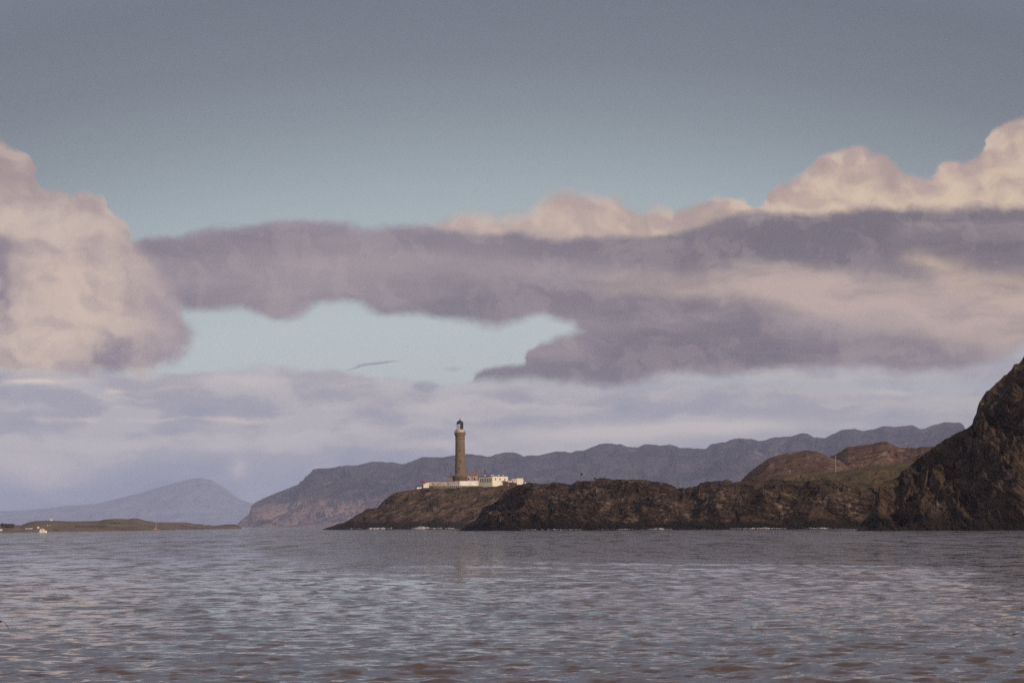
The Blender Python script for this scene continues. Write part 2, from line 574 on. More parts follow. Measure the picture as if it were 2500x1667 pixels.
def land_mat(name, dark_, mid, lite, grass=None, scale=0.1, grass_lo=0.6, grass_amt=0.5, wet_z=1.2, wet=(0.012, 0.009, 0.008), bump=0.8, bump_dist=1.0,
             dip=0.35, patch=None, patch_thr=0.6, grass_zmin=None, lite_thr=0.58, fine=8.0, grass_x=None):
    m = bpy.data.materials.new(name)
    m.use_nodes = True
    nt = m.node_tree
    bs = nt.nodes['Principled BSDF']
    g = G(nt)
    geo = g.new('ShaderNodeNewGeometry')
    pos = Sk(g, geo.outputs['Position'])
    nx, ny, nz = g.sep(Sk(g, geo.outputs['Normal']))
    px, py, pz = g.sep(pos)
    c_, s_ = math.cos(dip), math.sin(dip)
    # tilted beds
    bx = px * c_ + pz * s_
    bz = pz * c_ - px * s_
    bed = g.vec(bx * 0.35, py * 0.5, bz * 1.6)
    n1 = g.noise(pos, scale, 7.0, 0.6)
    n2 = g.noise(bed, scale * 2.2, 8.0, 0.60)
    n3 = g.noise(g.vec(bx * 0.65, py * 0.5, bz * 1.35), scale * fine * 0.7, 6.0, 0.62)
    c = g.mix(g.ss(n2, 0.36, 0.60), dark_ + (1,), mid + (1,))
    c = g.mix(g.ss(n1 * 0.5 + n3 * 0.5, lite_thr - 0.06, lite_thr + 0.10) * 0.9, c, lite + (1,))
    if patch:
        c = g.mix(g.ss(g.noise(g.vec(px, py * 0.4, pz * 1.5), scale * 0.5, 6.0, 0.6), patch_thr - 0.06, patch_thr + 0.08), c, patch + (1,))
    if grass:
        gm = g.ss(nz + (n1 - 0.5) * 1.2 + (n3 - 0.5) * 0.8, grass_lo - 0.1, grass_lo + 0.12) * grass_amt
        if grass_zmin is not None:
            gm = gm * g.ss(pz, grass_zmin, grass_zmin * 1.4)
        if grass_x is not None:
            gm = gm * g.ss(px, *grass_x)
        gc = g.mix(g.ss(n3, 0.4, 0.62), grass + (1,), tuple(v * 1.5 for v in grass) + (1,))
        c = g.mix(gm, c, gc)
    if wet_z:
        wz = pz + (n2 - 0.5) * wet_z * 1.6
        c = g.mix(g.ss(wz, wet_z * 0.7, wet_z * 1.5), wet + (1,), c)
    g.put(bs.inputs['Base Color'], c)
    bs.inputs['Roughness'].default_value = 0.9
    bs.inputs['Specular IOR Level'].default_value = 0.2
    b = g.new('ShaderNodeBump')
    b.inputs['Strength'].default_value = bump
    b.inputs['Distance'].default_value = bump_dist
    vo = g.new('ShaderNodeTexVoronoi', feature='DISTANCE_TO_EDGE')
    vo.inputs['Scale'].default_value = scale * 2.2
    g.put(vo.inputs['Vector'], g.vec(bx * 0.6 + (n1 - 0.5) * 6.0, py * 0.6, bz * 1.5 + (n2 - 0.5) * 3.0))
    crack = g.m('MINIMUM', Sk(g, vo.outputs['Distance']) * 6.0, 1.0)
    g.put(b.inputs['Height'], n2 * 0.7 + n3 * 0.6 + crack * 0.45)
    nt.links.new(b.outputs[0], bs.inputs['Normal'])
    return m


# ------------------------------------------------------------------ land
def land(name, ridge, shore, ridgeY, nx, nt_, material, amp=2.0, freq=0.06, strata=1.0, dip=0.35, g_pow=0.75, back=60.0, plateau=0.0,
         sil=0.25, big=0.0, bigf=0.02, x0=None, x1=None, kind='structure', label=None, seed=0.0, shelf=None, smooth=True, crest=0.3):
    rx, ry = np.array(ridge, float).T
    if x0 is None: x0 = rx[0]
    if x1 is None: x1 = rx[-1]
    px = np.linspace(x0, x1, nx)
    rpy = np.interp(px, rx, ry)
    sY = np.interp(px, *np.array(shore, float).T)
    rY = np.interp(px, *np.array(ridgeY, float).T)
    # dense rows on the front, few on the back
    t = np.concatenate([np.linspace(0, 1, nt_) ** 0.9, 1 + np.linspace(0.08, 1.0, 14)])
    nT = len(t)
    c, s = math.cos(ROLL), math.sin(ROLL)
    a = px - 1250.0
    b = 833.5 - rpy + S
    Zr = H + rY / F * (a * s + b * c)
    kx = (a * c - b * s) / F
    PX, T = np.meshgrid(px, t, indexing='ij')
    ZR, SY, RY, KX = (np.repeat(v[:, None], nT, 1) for v in (Zr, sY, rY, kx))
    # the ground at the shore starts a little below the water
    Tf = np.clip(T, 0, 1)
    Yv = SY + (RY - SY) * Tf
    lowf = fbm(KX * SY * freq * 0.5 + seed, Yv * freq * 0.5, 0 * Yv + seed, 3)
    gp = g_pow * np.exp(lowf * 0.5)
    gz = Tf ** gp
    if shelf is not None:
        gz = np.interp(gz, [0, 1], [0, 1]) * (1 - shelf) + shelf * (np.floor(gz * 5 + lowf) / 5 + np.clip((gz * 5 + lowf) % 1 * 3, 0, 1) / 5)
        gz = np.clip(gz, 0, 1)
    Zv = -1.0 + (ZR + 1.0) * gz
    # keep the front below the line of sight to the ridge
    zcap = H + (ZR - H) * Yv / RY
    Zv = np.where(T <= 1, np.minimum(Zv, zcap - 0.02 * np.abs(ZR) * (1 - Tf)), Zv)
    Tb = np.clip(T - 1, 0, 1)
    Yv = Yv + Tb * back
    fall = np.clip((Tb * back - plateau) / max(back - plateau, 1), 0, 1)
    Zv = np.where(T > 1, ZR - 0.3 * Tb - (ZR + 2) * fall ** 1.3, Zv)
    Xv = KX * Yv
    # rock relief
    hloc = np.clip(ZR / (amp * 3.0 + 1e-6), 0.0, 1.0)
    mask = np.clip(Tf * 6, 0.15, 1) * hloc
    mtop = np.where(T < 1, 1 - (1 - sil) * np.clip((Tf - 0.80) / 0.20, 0, 1), sil)
    bx = Xv * math.cos(dip) + Zv * math.sin(dip)
    bz = Zv * math.cos(dip) - Xv * math.sin(dip)
    r1 = ridged(bx * freq * 0.6 + seed, Yv * freq * 0.8, bz * freq * 2.2 + seed, 6, 0.43) - 0.62
    r2 = fbm(Xv * freq * 2 + seed, Yv * freq * 1.2, Zv * freq * 2.4, 5, 0.42)
    r3 = ridged(bx * freq * 1.6, Yv * freq * 1.2 + seed, bz * freq * 5.0, 3, 0.42) - 0.62
    def ledge(th, off):
        u = bz / th + fbm(bx * 0.35 / th + off, Yv * 0.25 / th, bz * 0.1 / th + off, 3) * 1.6 + off
        fr_ = u - np.floor(u)
        am_ = np.clip(0.5 + 1.4 * fbm(bx * 0.12 / th + off * 2, Yv * 0.12 / th, bz * 0.2 / th, 2), 0, 1.2)
        return (fr_ ** 1.6 - 0.4) * am_
    lth = 0.22 / freq
    d = r1 * 1.5 * strata + r2 * 0.5 + r3 * 0.35 * strata + (ledge(lth, 1.7) * 0.65 + ledge(lth * 0.36, 5.2) * 0.22) * strata
    if big:
        rb = fbm(Xv * bigf + seed * 3, Yv * bigf * 0.6, Zv * bigf * 0.9, 3)
        d = d + rb * big
    dm = d * amp * mask * mtop
    slope = np.clip((ZR + 1) / np.maximum(RY - SY, 1), 0, 3)
    nyv = slope / np.sqrt(1 + slope ** 2)
    nzv = 1 / np.sqrt(1 + slope ** 2)
    Yv = Yv - dm * nyv * np.where(T < 1, 1, 0.3)
    Zv = Zv + dm * np.where(T < 1, nzv, 0.6)
    Xv = Xv + fbm(Xv * freq * 2, Yv * freq * 2 + 9, Zv * freq * 2, 3) * amp * 0.4 * mask * mtop
    # crest: the relief below it never stands above the skyline, which has its own small crags
    crag = (fbm(Xv * freq * 2.5 + seed, 0 * Xv + seed, 0 * Xv, 5, 0.6) + 0.5 * ridged(Xv * freq * 5, 0 * Xv + seed, 0 * Xv, 3, 0.5) - 0.35) * amp * crest * hloc
    cap = H + (ZR + crag - H) * Yv / RY
    Zv = np.where(T <= 1, np.minimum(Zv, cap), Zv)
    Zv = np.where(T == 1, cap, Zv)
    Zv = np.where(T > 1, np.minimum(Zv, cap), Zv)
    co = np.stack([Xv, Yv, Zv], -1).reshape(-1, 3)
    o = grid_mesh(name, co, nx, nT, material, smooth)
    tag(o, kind=kind, label=label)
    o['_px'] = 0
    del o['_px']
    return o, (px, t, Xv, Yv, Zv)


# colours of rock, heath and far ground
M_head = land_mat('rock_headland', (0.032, 0.019, 0.014), (0.100, 0.060, 0.045), (0.30, 0.205, 0.180), grass=(0.060, 0.045, 0.016), scale=0.10, grass_lo=0.80, grass_amt=0.75,
                  wet_z=4.0, bump=1.0, bump_dist=1.8, grass_zmin=11.0, wet=(0.020, 0.014, 0.011), dip=0.42)
M_near = land_mat('rock_near', (0.024, 0.014, 0.010), (0.072, 0.043, 0.031), (0.26, 0.18, 0.145), grass=(0.060, 0.042, 0.014), scale=0.14, grass_lo=0.84, grass_amt=0.6,
                  wet_z=2.2, bump=1.0, bump_dist=1.1, grass_zmin=7.0, grass_x=(40, 110), wet=(0.018, 0.012, 0.009), dip=-0.16)
M_cliff = land_mat('rock_cliff', (0.024, 0.014, 0.010), (0.078, 0.046, 0.033), (0.27, 0.18, 0.145), grass=(0.045, 0.032, 0.013), scale=0.13, grass_lo=0.72, grass_amt=0.6,
                   wet_z=3.0, bump=1.0, bump_dist=1.0, dip=-0.75, wet=(0.020, 0.013, 0.010))
M_hill = land_mat('heath_hill', (0.075, 0.036, 0.025), (0.115, 0.060, 0.042), (0.27, 0.185, 0.15), grass=(0.075, 0.052, 0.018), scale=0.06, grass_lo=0.99, grass_amt=0.25,
                  wet_z=0, bump=0.9, bump_dist=1.5, lite_thr=0.56)
M_flat = land_mat('turf_flat', (0.050, 0.032, 0.018), (0.100, 0.066, 0.032), (0.20, 0.14, 0.09), grass=(0.070, 0.044, 0.018), scale=0.08, grass_lo=0.88, grass_amt=0.5,
                  wet_z=0, bump=0.8, bump_dist=0.8)
M_left = land_mat('low_moor', (0.12, 0.080, 0.074), (0.185, 0.130, 0.108), (0.25, 0.185, 0.15), grass=(0.125, 0.100, 0.058), scale=0.012, grass_lo=0.95, grass_amt=0.7,
                  wet_z=0, bump=0.6, bump_dist=2.0, patch=(0.075, 0.045, 0.045), patch_thr=0.52)
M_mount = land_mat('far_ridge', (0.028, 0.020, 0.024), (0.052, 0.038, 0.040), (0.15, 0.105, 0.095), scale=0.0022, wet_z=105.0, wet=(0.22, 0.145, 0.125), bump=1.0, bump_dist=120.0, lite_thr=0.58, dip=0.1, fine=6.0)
M_far_hazed = land_mat('farthest_mountain_hazed', (0.16, 0.19, 0.25), (0.18, 0.21, 0.27), (0.21, 0.24, 0.29), scale=0.001, wet_z=0, bump=0.5, bump_dist=80.0)  # pale blue veil of haze put into the mountain's colour, besides the haze volume

# 1. lighthouse headland
HEAD_Y = 2100.0
head_ridge = [(785, 1293), (795, 1289), (825, 1279), (842, 1275), (866, 1259), (895, 1242), (920, 1239), (932, 1226), (950, 1211), (964, 1202), (988, 1198), (1015, 1193),
              (1033, 1190.6), (1078, 1191), (1137, 1190.5), (1160, 1188), (1202, 1185.5), (1241, 1184), (1271, 1182.7), (1300, 1182), (1380, 1182), (1480, 1186), (1600, 1200), (1750, 1240)]
head, head_g = land('headland', head_ridge, [(785, 2085), (900, 2045), (1100, 2030), (1300, 2040), (1500, 2050), (1750, 2050)], [(785, 2100), (900, 2095), (1000, HEAD_Y), (1750, HEAD_Y)], 620, 200, M_head,
                    amp=3.2, freq=0.055, strata=1.0, dip=0.42, g_pow=0.62, back=150, plateau=60, sil=0.2, big=0.8, bigf=0.03, seed=1.3, smooth=False)
# 2. near headland
near_ridge = [(1112, 1297), (1122, 1293), (1137, 1284), (1161, 1269), (1170, 1254), (1179, 1239), (1192, 1233), (1205, 1229), (1223, 1214), (1232, 1200), (1250, 1192), (1270, 1183), (1286, 1177.5),
              (1304, 1177), (1318, 1181), (1340, 1180), (1354, 1176), (1375, 1180), (1387, 1184.6), (1399, 1180), (1408, 1174.5), (1448, 1172.5), (1456, 1168.5), (1472, 1166.5),
              (1492, 1168), (1523, 1169.5), (1553, 1171.6), (1577, 1169.5), (1598, 1174), (1625, 1179), (1642, 1184), (1655, 1191), (1664, 1188), (1672, 1191), (1700, 1187.5),
              (1710, 1179), (1734, 1174), (1764, 1172), (1771, 1169.5), (1780, 1173), (1791, 1178), (1822, 1173), (1856, 1172), (1890, 1170), (1938, 1173), (1992, 1172), (2026, 1170), (2070, 1176), (2111, 1186),
              (2180, 1200), (2260, 1215)]
near, near_g = land('foreland', near_ridge, [(1112, 1345), (1200, 1300), (1400, 1262), (1700, 1225), (2000, 1195), (2260, 1185)],
                    [(1112, 1352), (1200, 1335), (1400, 1305), (1700, 1270), (2000, 1242), (2260, 1230)], 1150, 230, M_near,
                    amp=2.9, freq=0.07, strata=1.15, dip=-0.16, g_pow=0.62, back=130, plateau=30, sil=0.2, big=0.9, bigf=0.05, seed=4.1, smooth=False)
# 3. green flat behind the near headland
flat_ridge = [(1760, 1180), (1822, 1174), (1860, 1170), (1900, 1162), (1940, 1156), (1992, 1152), (2040, 1150), (2090, 1143), (2130, 1137), (2180, 1132), (2240, 1128), (2330, 1120)]
land('turf_slope', flat_ridge, [(1760, 1310), (2330, 1270)], [(1760, 1500), (2330, 1450)], 340, 120, M_flat, amp=2.6, freq=0.05, strata=1.0, g_pow=1.0, back=120, sil=0.3, seed=8.2, big=0.8, smooth=False)
# 4. brown hills
hillA = [(1780, 1200), (1802, 1181), (1819, 1162), (1839, 1145), (1860, 1130), (1877, 1118), (1904, 1109), (1938, 1102.5), (1968, 1098.4), (1992, 1102.5), (2013, 1109), (2025, 1115), (2050, 1124), (2090, 1150)]
land('heath_hill', hillA, [(1780, 1650), (2090, 1600)], [(1780, 1800), (2090, 1760)], 260, 130, M_hill, amp=2.2, freq=0.05, strata=0.5, crest=0.2, g_pow=0.62, back=200, sil=0.15, seed=2.7)
hillB = [(1990, 1140), (2012, 1122), (2025, 1115), (2040, 1109), (2070, 1090.6), (2104, 1087), (2128, 1083), (2152, 1078), (2166, 1078.5), (2180, 1086), (2200, 1092), (2218, 1092), (2239, 1094), (2248, 1090),
         (2272, 1090), (2330, 1086), (2400, 1100)]
land('heath_hill', hillB, [(1990, 1800), (2400, 1700)], [(1990, 1960), (2400, 1900)], 300, 130, M_hill, amp=2.6, freq=0.05, strata=0.6, crest=0.2, g_pow=0.6, back=250, sil=0.15, seed=6.4)
# 5. right cliff
cliff_ridge = [(2085, 1300), (2095, 1290), (2107, 1272), (2134, 1240), (2139, 1210), (2149, 1181), (2172, 1174), (2197, 1164), (2202, 1150), (2224, 1132), (2251, 1111), (2272, 1091), (2305, 1073), (2332, 1060),
               (2359, 1045), (2374, 1031), (2377, 1018), (2384, 1006), (2387, 991), (2392, 977), (2407, 955), (2434, 934), (2464, 907), (2476, 889), (2488, 883), (2501, 866), (2540, 835), (2600, 800), (2750, 770), (2900, 790)]
land('cliff', cliff_ridge, [(2085, 880), (2300, 868), (2500, 850), (2900, 830)], [(2085, 884), (2134, 900), (2200, 915), (2300, 920), (2380, 912), (2500, 920), (2900, 925)], 560, 420, M_cliff,
     amp=4.2, freq=0.05, strata=1.0, dip=-0.75, g_pow=0.75, back=150, plateau=20, sil=0.13, big=1.8, bigf=0.045, seed=3.3, smooth=False)
# 6. far ridge beyond the sound
MY = 20000.0
mount_ridge = [(565, 1292), (578, 1281), (590, 1267), (609, 1255), (613, 1240), (616, 1232), (625, 1225), (650, 1214), (674, 1202), (696, 1194), (712, 1188), (730, 1181), (732, 1175), (742, 1171), (748, 1164),
               (758, 1154), (772, 1146), (783, 1143), (808, 1142), (827, 1138), (846, 1135), (859, 1137.5), (873, 1136.7), (895, 1130.5), (908, 1127), (933, 1126.7), (944, 1128.6),
               (957, 1126.4), (982, 1132), (1006, 1126), (1031, 1114.4), (1050, 1116), (1077, 1117), (1104, 1112), (1140, 1107), (1153, 1108), (1172, 1110), (1186, 1114), (1197, 1113),
               (1211, 1107.7), (1234, 1104), (1260, 1105), (1269, 1107.7), (1281, 1113.5), (1291, 1111), (1318, 1111), (1345, 1105), (1362, 1101), (1380, 1102.5), (1394, 1105), (1407, 1100), (1424, 1100), (1441, 1094), (1462, 1085.5),
               (1479, 1082), (1516, 1083), (1530, 1090.6), (1557, 1092), (1574, 1084.5), (1611, 1087), (1635, 1084.5), (1662, 1093), (1723, 1095), (1737, 1084), (1768, 1078.7), (1772, 1080), (1785, 1073.6),
               (1809, 1070), (1839, 1072), (1853, 1076), (1870, 1073.6), (1890, 1067), (1927, 1065), (1960, 1057.4), (1972, 1058), (1987, 1066), (2014, 1070), (2029, 1061), (2056, 1050), (2086, 1047), (2107, 1051.4),
               (2134, 1046), (2158, 1039.4), (2173, 1040), (2185, 1042), (2212, 1038), (2230, 1038), (2248, 1046), (2260, 1045), (2278, 1037), (2305, 1031), (2343, 1031), (2352, 1037), (2357, 1050), (2366, 1110), (2380, 1290)]
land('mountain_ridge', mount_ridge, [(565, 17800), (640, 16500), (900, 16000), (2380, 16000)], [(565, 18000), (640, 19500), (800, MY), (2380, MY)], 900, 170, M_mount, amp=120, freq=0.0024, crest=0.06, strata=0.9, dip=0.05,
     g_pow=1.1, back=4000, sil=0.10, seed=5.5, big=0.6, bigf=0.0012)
# 7. farthest mountain on the left
far_ridge = [(-250, 1262), (-100, 1250), (60, 1246), (150, 1236), (240, 1228), (330, 1206), (400, 1186), (450, 1172), (490, 1165), (513, 1170), (533, 1181), (547, 1189), (566, 1205), (585, 1218), (600, 1223), (615, 1228), (640, 1236), (700, 1250), (760, 1290)]
land('mountain', far_ridge, [(-250, 36000), (760, 36000)], [(-250, 40000), (760, 40000)], 300, 80, M_far_hazed, amp=90, crest=0.05, freq=0.0012, strata=0.5, g_pow=1.2, back=5000, sil=0.10, seed=7.7)
# 8. low land on the left
left_ridge = [(-200, 1272), (0, 1279), (30, 1277.5), (38, 1281), (52, 1282), (68, 1275), (87, 1271), (122, 1270.3), (169, 1272), (242, 1271), (256, 1267), (288, 1265.7), (313, 1267), (326, 1264.4), (337, 1265),
              (354, 1269.8), (378, 1273.9), (424, 1274.4), (457, 1275), (473, 1278.5), (495, 1279.3), (500, 1282), (512, 1280.7), (522, 1282.9), (555, 1279.3), (574, 1279.3), (585, 1284), (592, 1291)]
LEFT_SHORE = [(-200, 1550), (0, 1700), (200, 2000), (380, 2500), (570, 3600), (592, 3700)]
LEFT_RIDGE = [(-200, 2300), (0, 2500), (200, 3000), (380, 3500), (570, 4100), (592, 4000)]
left, left_g = land('low_island', left_ridge, LEFT_SHORE, LEFT_RIDGE, 520, 110, M_left, amp=1.6, freq=0.02, strata=0.5, g_pow=0.7, back=500, sil=0.15, seed=9.9, big=0.5, bigf=0.01, crest=0.15)

# ------------------------------------------------------------------ sea
def sea_mat():
    m = bpy.data.materials.new('sea_water')
    m.use_nodes = True
    nt = m.node_tree
    bs = nt.nodes['Principled BSDF']
    g = G(nt)
    geo = g.new('ShaderNodeNewGeometry')
    px, py, pz = g.sep(Sk(g, geo.outputs['Position']))
    gust = g.noise(g.vec(px * 0.6, py * 0.25, 0.0), 0.02, 4.0, 0.5)
    amt = g.ss(gust, 0.3, 0.7) * 0.3 + 0.85
    parts = []
    # short chop everywhere; longer seas only where the water opens out beyond the shallows
    for ax, ay, w, wx_, det, y0, y1 in ((0.28, 0.022, 0.30, 0.22, 3.0, 180.0, 420.0), (0.62, 0.09, 0.28, 0.18, 3.0, 90.0, 220.0), (1.2, 0.40, 0.27, 0.15, 3.0, 45.0, 120.0),
                                        (1.7, 2.2, 0.36, 0.16, 4.0, 0, 0), (4.5, 7.5, 0.22, 0.12, 3.0, 0, 0)):
        c = g.sep(g.noise(g.vec(px * ax, py * ay, ax * 3.3), 1.0, det, 0.55, color=True))
        a_, b_ = (c[0] - 0.5) * wx_ * 2.5, (g.ss(c[1], 0.36, 0.64) - (0.58 if y0 > 80 else 0.50)) * w
        if y1:
            open_ = g.ss(py, y0, y1)
            a_, b_ = a_ * open_, b_ * open_
        parts.append((a_, b_))
    sx = add(*[p[0] for p in parts])
    sy = add(*[p[1] for p in parts])
    nx, ny, nz = g.sep(Sk(g, geo.outputs['Normal']))
    vn = g.new('ShaderNodeVectorMath', operation='NORMALIZE')
    g.put(vn.inputs[0], g.vec(nx + sx * amt, ny + sy * amt, nz))
    nt.links.new(vn.outputs[0], bs.inputs['Normal'])
    bn = g.noise(g.vec(px, py, 0.0), 0.006, 3.0, 0.5)
    g.put(bs.inputs['Base Color'], g.mix(bn, (0.086, 0.057, 0.052, 1), (0.072, 0.052, 0.049, 1)))
    bs.inputs['Roughness'].default_value = 0.05
    bs.inputs['IOR'].default_value = 1.33
    bs.inputs['Specular IOR Level'].default_value = 0.5
    return m


M_sea = sea_mat()
inv = np.linspace(1 / 34.0, 1 / 900.0, 760)
Ys = np.concatenate([[6.0, 14.0, 24.0], 1 / inv, np.geomspace(960, 45500, 34)])
half = 2600 / 2 / F
ks = np.concatenate([[-1.2, -0.7, -0.4, -0.25], np.linspace(-half * 1.35, half * 1.35, 860), [0.25, 0.4, 0.7, 1.2]])
KX, YY = np.meshgrid(ks, Ys, indexing='ij')
XX = np.where(YY > 24.5, KX * YY, KX * YY * 1.0)
ZZ = np.zeros_like(XX)
dYrow = np.gradient(Ys)
dXc = np.abs(np.gradient(ks))[:, None] * Ys[None, :]
DX, DY = np.zeros_like(XX), np.zeros_like(XX)
for i in range(110):
    lam = 0.28 * (6.0 / 0.28) ** (rng.random() ** 1.25)
    th = rng.normal(0.0, 0.50) + 0.10
    k = 2 * math.pi / lam
    kx_, ky_ = k * math.sin(th), k * math.cos(th)
    sl = 0.040 * (1.0 if lam < 1.0 else 0.26)
    amp_ = sl / k * (0.6 + 0.8 * rng.random())
    ph = rng.random() * 6.283
    fade = np.clip((lam / np.maximum(np.abs(math.cos(th)), .15)) / (dYrow * 2.6) * 0.45 - 0.45, 0, 1)[None, :] * np.clip(lam / (dXc * 3) - 1, 0, 1)
    arg = kx_ * XX + ky_ * YY + ph
    ZZ += amp_ * np.cos(arg) * fade
    DX -= amp_ * math.sin(th) * np.sin(arg) * fade * 1.1
    DY -= amp_ * math.cos(th) * np.sin(arg) * fade * 1.1
grp = 1.0 + 0.5 * np.clip(fbm(XX * 0.05, YY * 0.02, XX * 0, 3), -1, 1)
ZZ *= grp
co = np.stack([XX + DX, YY + DY, ZZ], -1).reshape(-1, 3)
sea = grid_mesh('sea', co, len(ks), len(Ys), M_sea)
tag(sea, kind='structure')

# ------------------------------------------------------------------ surf at the rocks
M_foam = mat('surf_foam', (0.50, 0.46, 0.46), 0.9, 0.08, 2.0)


def foam(px0, px1, grid_, height, width, seed, thr=0.0, out=0.0):
    px, t, Xv, Yv, Zv = grid_
    n = max(24, int((px1 - px0) * 2.2))
    us = np.linspace(px0, px1, n)
    # where each column of the land crosses the sea level
    wy, wx = [], []
    for u in us:
        i = int(np.clip(np.searchsorted(px, u), 0, len(px) - 1))
        j = int(np.argmax(Zv[i] > 0.1))
        wy.append(Yv[i, j]); wx.append(Xv[i, j])
    wx, wy = np.array(wx), np.array(wy)
    wy = np.minimum(wy, np.convolve(np.pad(wy, 4, 'edge'), np.ones(9) / 9, 'valid') + 1)
    m = 9
    vv = np.linspace(0, 1, m)
    Xg = np.repeat(wx[:, None], m, 1)
    Yg = wy[:, None] - out - width * (vv[None, :] - 0.25)
    nn = fbm(Xg * 0.5 + seed, Yg * 0.5, 0 * Xg + seed, 4, 0.6)
    n2 = fbm(Xg * 0.09 + seed, Yg * 0.05, 0 * Xg + seed, 2)
    bell = np.exp(-((vv - 0.35) / 0.28) ** 2)[None, :]
    Zg = 0.12 + height * bell * np.clip(0.35 + nn * 1.1 + n2 * 1.6, 0, 2.2)
    cov = (nn * 1.2 + n2 * 1.6 + bell * 0.45 - 0.20 - thr) > 0
    fm = cov[:-1, :-1] & cov[1:, 1:]
    if not fm.any():
        return
    co = np.stack([Xg, Yg, Zg], -1).reshape(-1, 3)
    return np.asarray(co), n, m, fm


for nm, (px0, px1, gd, hh, ww, sd_, thr) in {
    'a': (845, 1150, head_g, 1.1, 7.0, 1.0, 0.02), 'b': (1118, 1420, near_g, 0.42, 6.0, 2.0, 0.06), 'c': (1460, 1720, near_g, 0.42, 6.0, 5.0, 0.04),
    'd': (1780, 2080, near_g, 0.42, 5.0, 7.0, 0.04), 'e': (2095, 2480, None, 0.4, 4.0, 9.0, 0.0)}.items():
    if gd is None:
        continue
    r = foam(px0, px1, gd, hh, ww, sd_, thr)
    if r is not None:
        o = grid_mesh('surf_foam', r[0], r[1], r[2], M_foam, True, r[3])
        tag(o, kind='stuff', label={'a': 'white surf breaking along the foot of the lighthouse headland', 'b': 'white surf around the left tip of the dark foreland',
                                    'c': 'thin white surf at the foot of the middle foreland', 'd': 'white surf at the foot of the foreland by the cliff'}[nm], cat='surf')

# ------------------------------------------------------------------ lighthouse station
LY = 2115.0
MPP = LY / F


def lx(zx, zy=1160):        # from the enlarged crop to photo pixels, then metres at the tower's depth
    return P(980 + zx / 6.918, 1000 + zy / 6.918, LY)[0]


def lz(zy, zx=1000):
    return P(980 + zx / 6.918, 1000 + zy / 6.918, LY)[2]


def stone_mat(name, c1, c2, mortar, sc=0.9):
    m = bpy.data.materials.new(name)
    m.use_nodes = True
    nt = m.node_tree
    bs = nt.nodes['Principled BSDF']
    g = G(nt)
    tcn = g.new('ShaderNodeTexCoord')
    x, y, z = g.sep(Sk(g, tcn.outputs['Object']))
    ang = g.m('ARCTAN2', y, x)
    br = g.new('ShaderNodeTexBrick')
    g.put(br.inputs['Vector'], g.vec(ang * 3.0, z, 0.0))
    br.inputs['Scale'].default_value = sc
    br.inputs['Color1'].default_value = (*c1, 1)
    br.inputs['Color2'].default_value = (*c2, 1)
    br.inputs['Mortar'].default_value = (*mortar, 1)
    br.inputs['Mortar Size'].default_value = 0.018
    br.inputs['Brick Width'].default_value = 0.9
    br.inputs['Row Height'].default_value = 0.42
    n = g.noise(g.vec(x, y, z), 0.35, 6.0, 0.65)
    n2 = g.noise(g.vec(x * 2, y * 2, z * 0.5), 1.3, 6.0, 0.7)
    c = g.mix(g.ss(n, 0.4, 0.65) * 0.5, Sk(g, br.outputs['Color']), (c1[0] * 0.62, c1[1] * 0.58, c1[2] * 0.52, 1))
    c = g.mix(g.ss(n2, 0.55, 0.7) * 0.45, c, (c2[0] * 1.35, c2[1] * 1.3, c2[2] * 1.2, 1))
    g.put(bs.inputs['Base Color'], c)
    bs.inputs['Roughness'].default_value = 0.9
    bs.inputs['Specular IOR Level'].default_value = 0.2
    return m


M_granite = stone_mat('pink_granite', (0.215, 0.150, 0.098), (0.158, 0.108, 0.072), (0.10, 0.066, 0.042))
M_granite_d = mat('corbel_granite', (0.20, 0.105, 0.065), 0.9, 0.2, 1.5)
M_cream = mat('cream_paint', (0.62, 0.50, 0.42), 0.7, 0.08, 0.8)
M_black = mat('black_iron', (0.020, 0.014, 0.016), 0.45, 0.1, 2.0)
M_dome = mat('dark_dome_copper', (0.030, 0.021, 0.022), 0.4, 0.15, 2.0, metallic=0.2)
M_white = mat('white_wall_paint', (0.74, 0.65, 0.50), 0.75, 0.06, 0.5)
M_dwhite = mat('stained_white_wall', (0.44, 0.37, 0.36), 0.85, 0.18, 0.7, alt=(0.16, 0.12, 0.10), alt_thr=0.54)
M_dwhite2 = mat('bright_white_wall', (0.78, 0.68, 0.60), 0.85, 0.08, 0.4, alt=(0.30, 0.22, 0.18), alt_thr=0.64)
M_harl = mat('grey_harling', (0.50, 0.43, 0.37), 0.85, 0.08, 0.7)
M_tan = mat('tan_stone', (0.40, 0.28, 0.215), 0.85, 0.12, 0.9)
M_brownst = mat('brown_stone', (0.22, 0.135, 0.10), 0.9, 0.2, 1.0)
M_darkst = mat('mossy_stone', (0.095, 0.07, 0.045), 0.9, 0.25, 0.9)
M_roof = mat('dark_roof', (0.075, 0.045, 0.040), 0.8, 0.15, 1.0)
M_glassd = mat('dark_glass', (0.010, 0.008, 0.010), 0.15, 0.05, 1.0, spec=0.5)
M_red = mat('red_paint', (0.27, 0.018, 0.03), 0.5, 0.1, 1.0)
M_rust = mat('rusty_iron', (0.13, 0.045, 0.028), 0.9, 0.3, 2.0)
M_wood = mat('weathered_wood', (0.14, 0.10, 0.075), 0.85, 0.2, 3.0)
M_pale = mat('pale_wood', (0.40, 0.31, 0.27), 0.85, 0.2, 3.0)
M_lens = mat('lens_glass', (0.62, 0.63, 0.68), 0.15, 0.05, 1.0, spec=0.8)
mg = bpy.data.materials.new('lantern_glass')
mg.use_nodes = True
_b = mg.node_tree.nodes['Principled BSDF']
_b.inputs['Base Color'].default_value = (0.85, 0.87, 0.9, 1)
_b.inputs['Roughness'].default_value = 0.05
_b.inputs['Alpha'].default_value = 0.45
_b.inputs['IOR'].default_value = 1.45

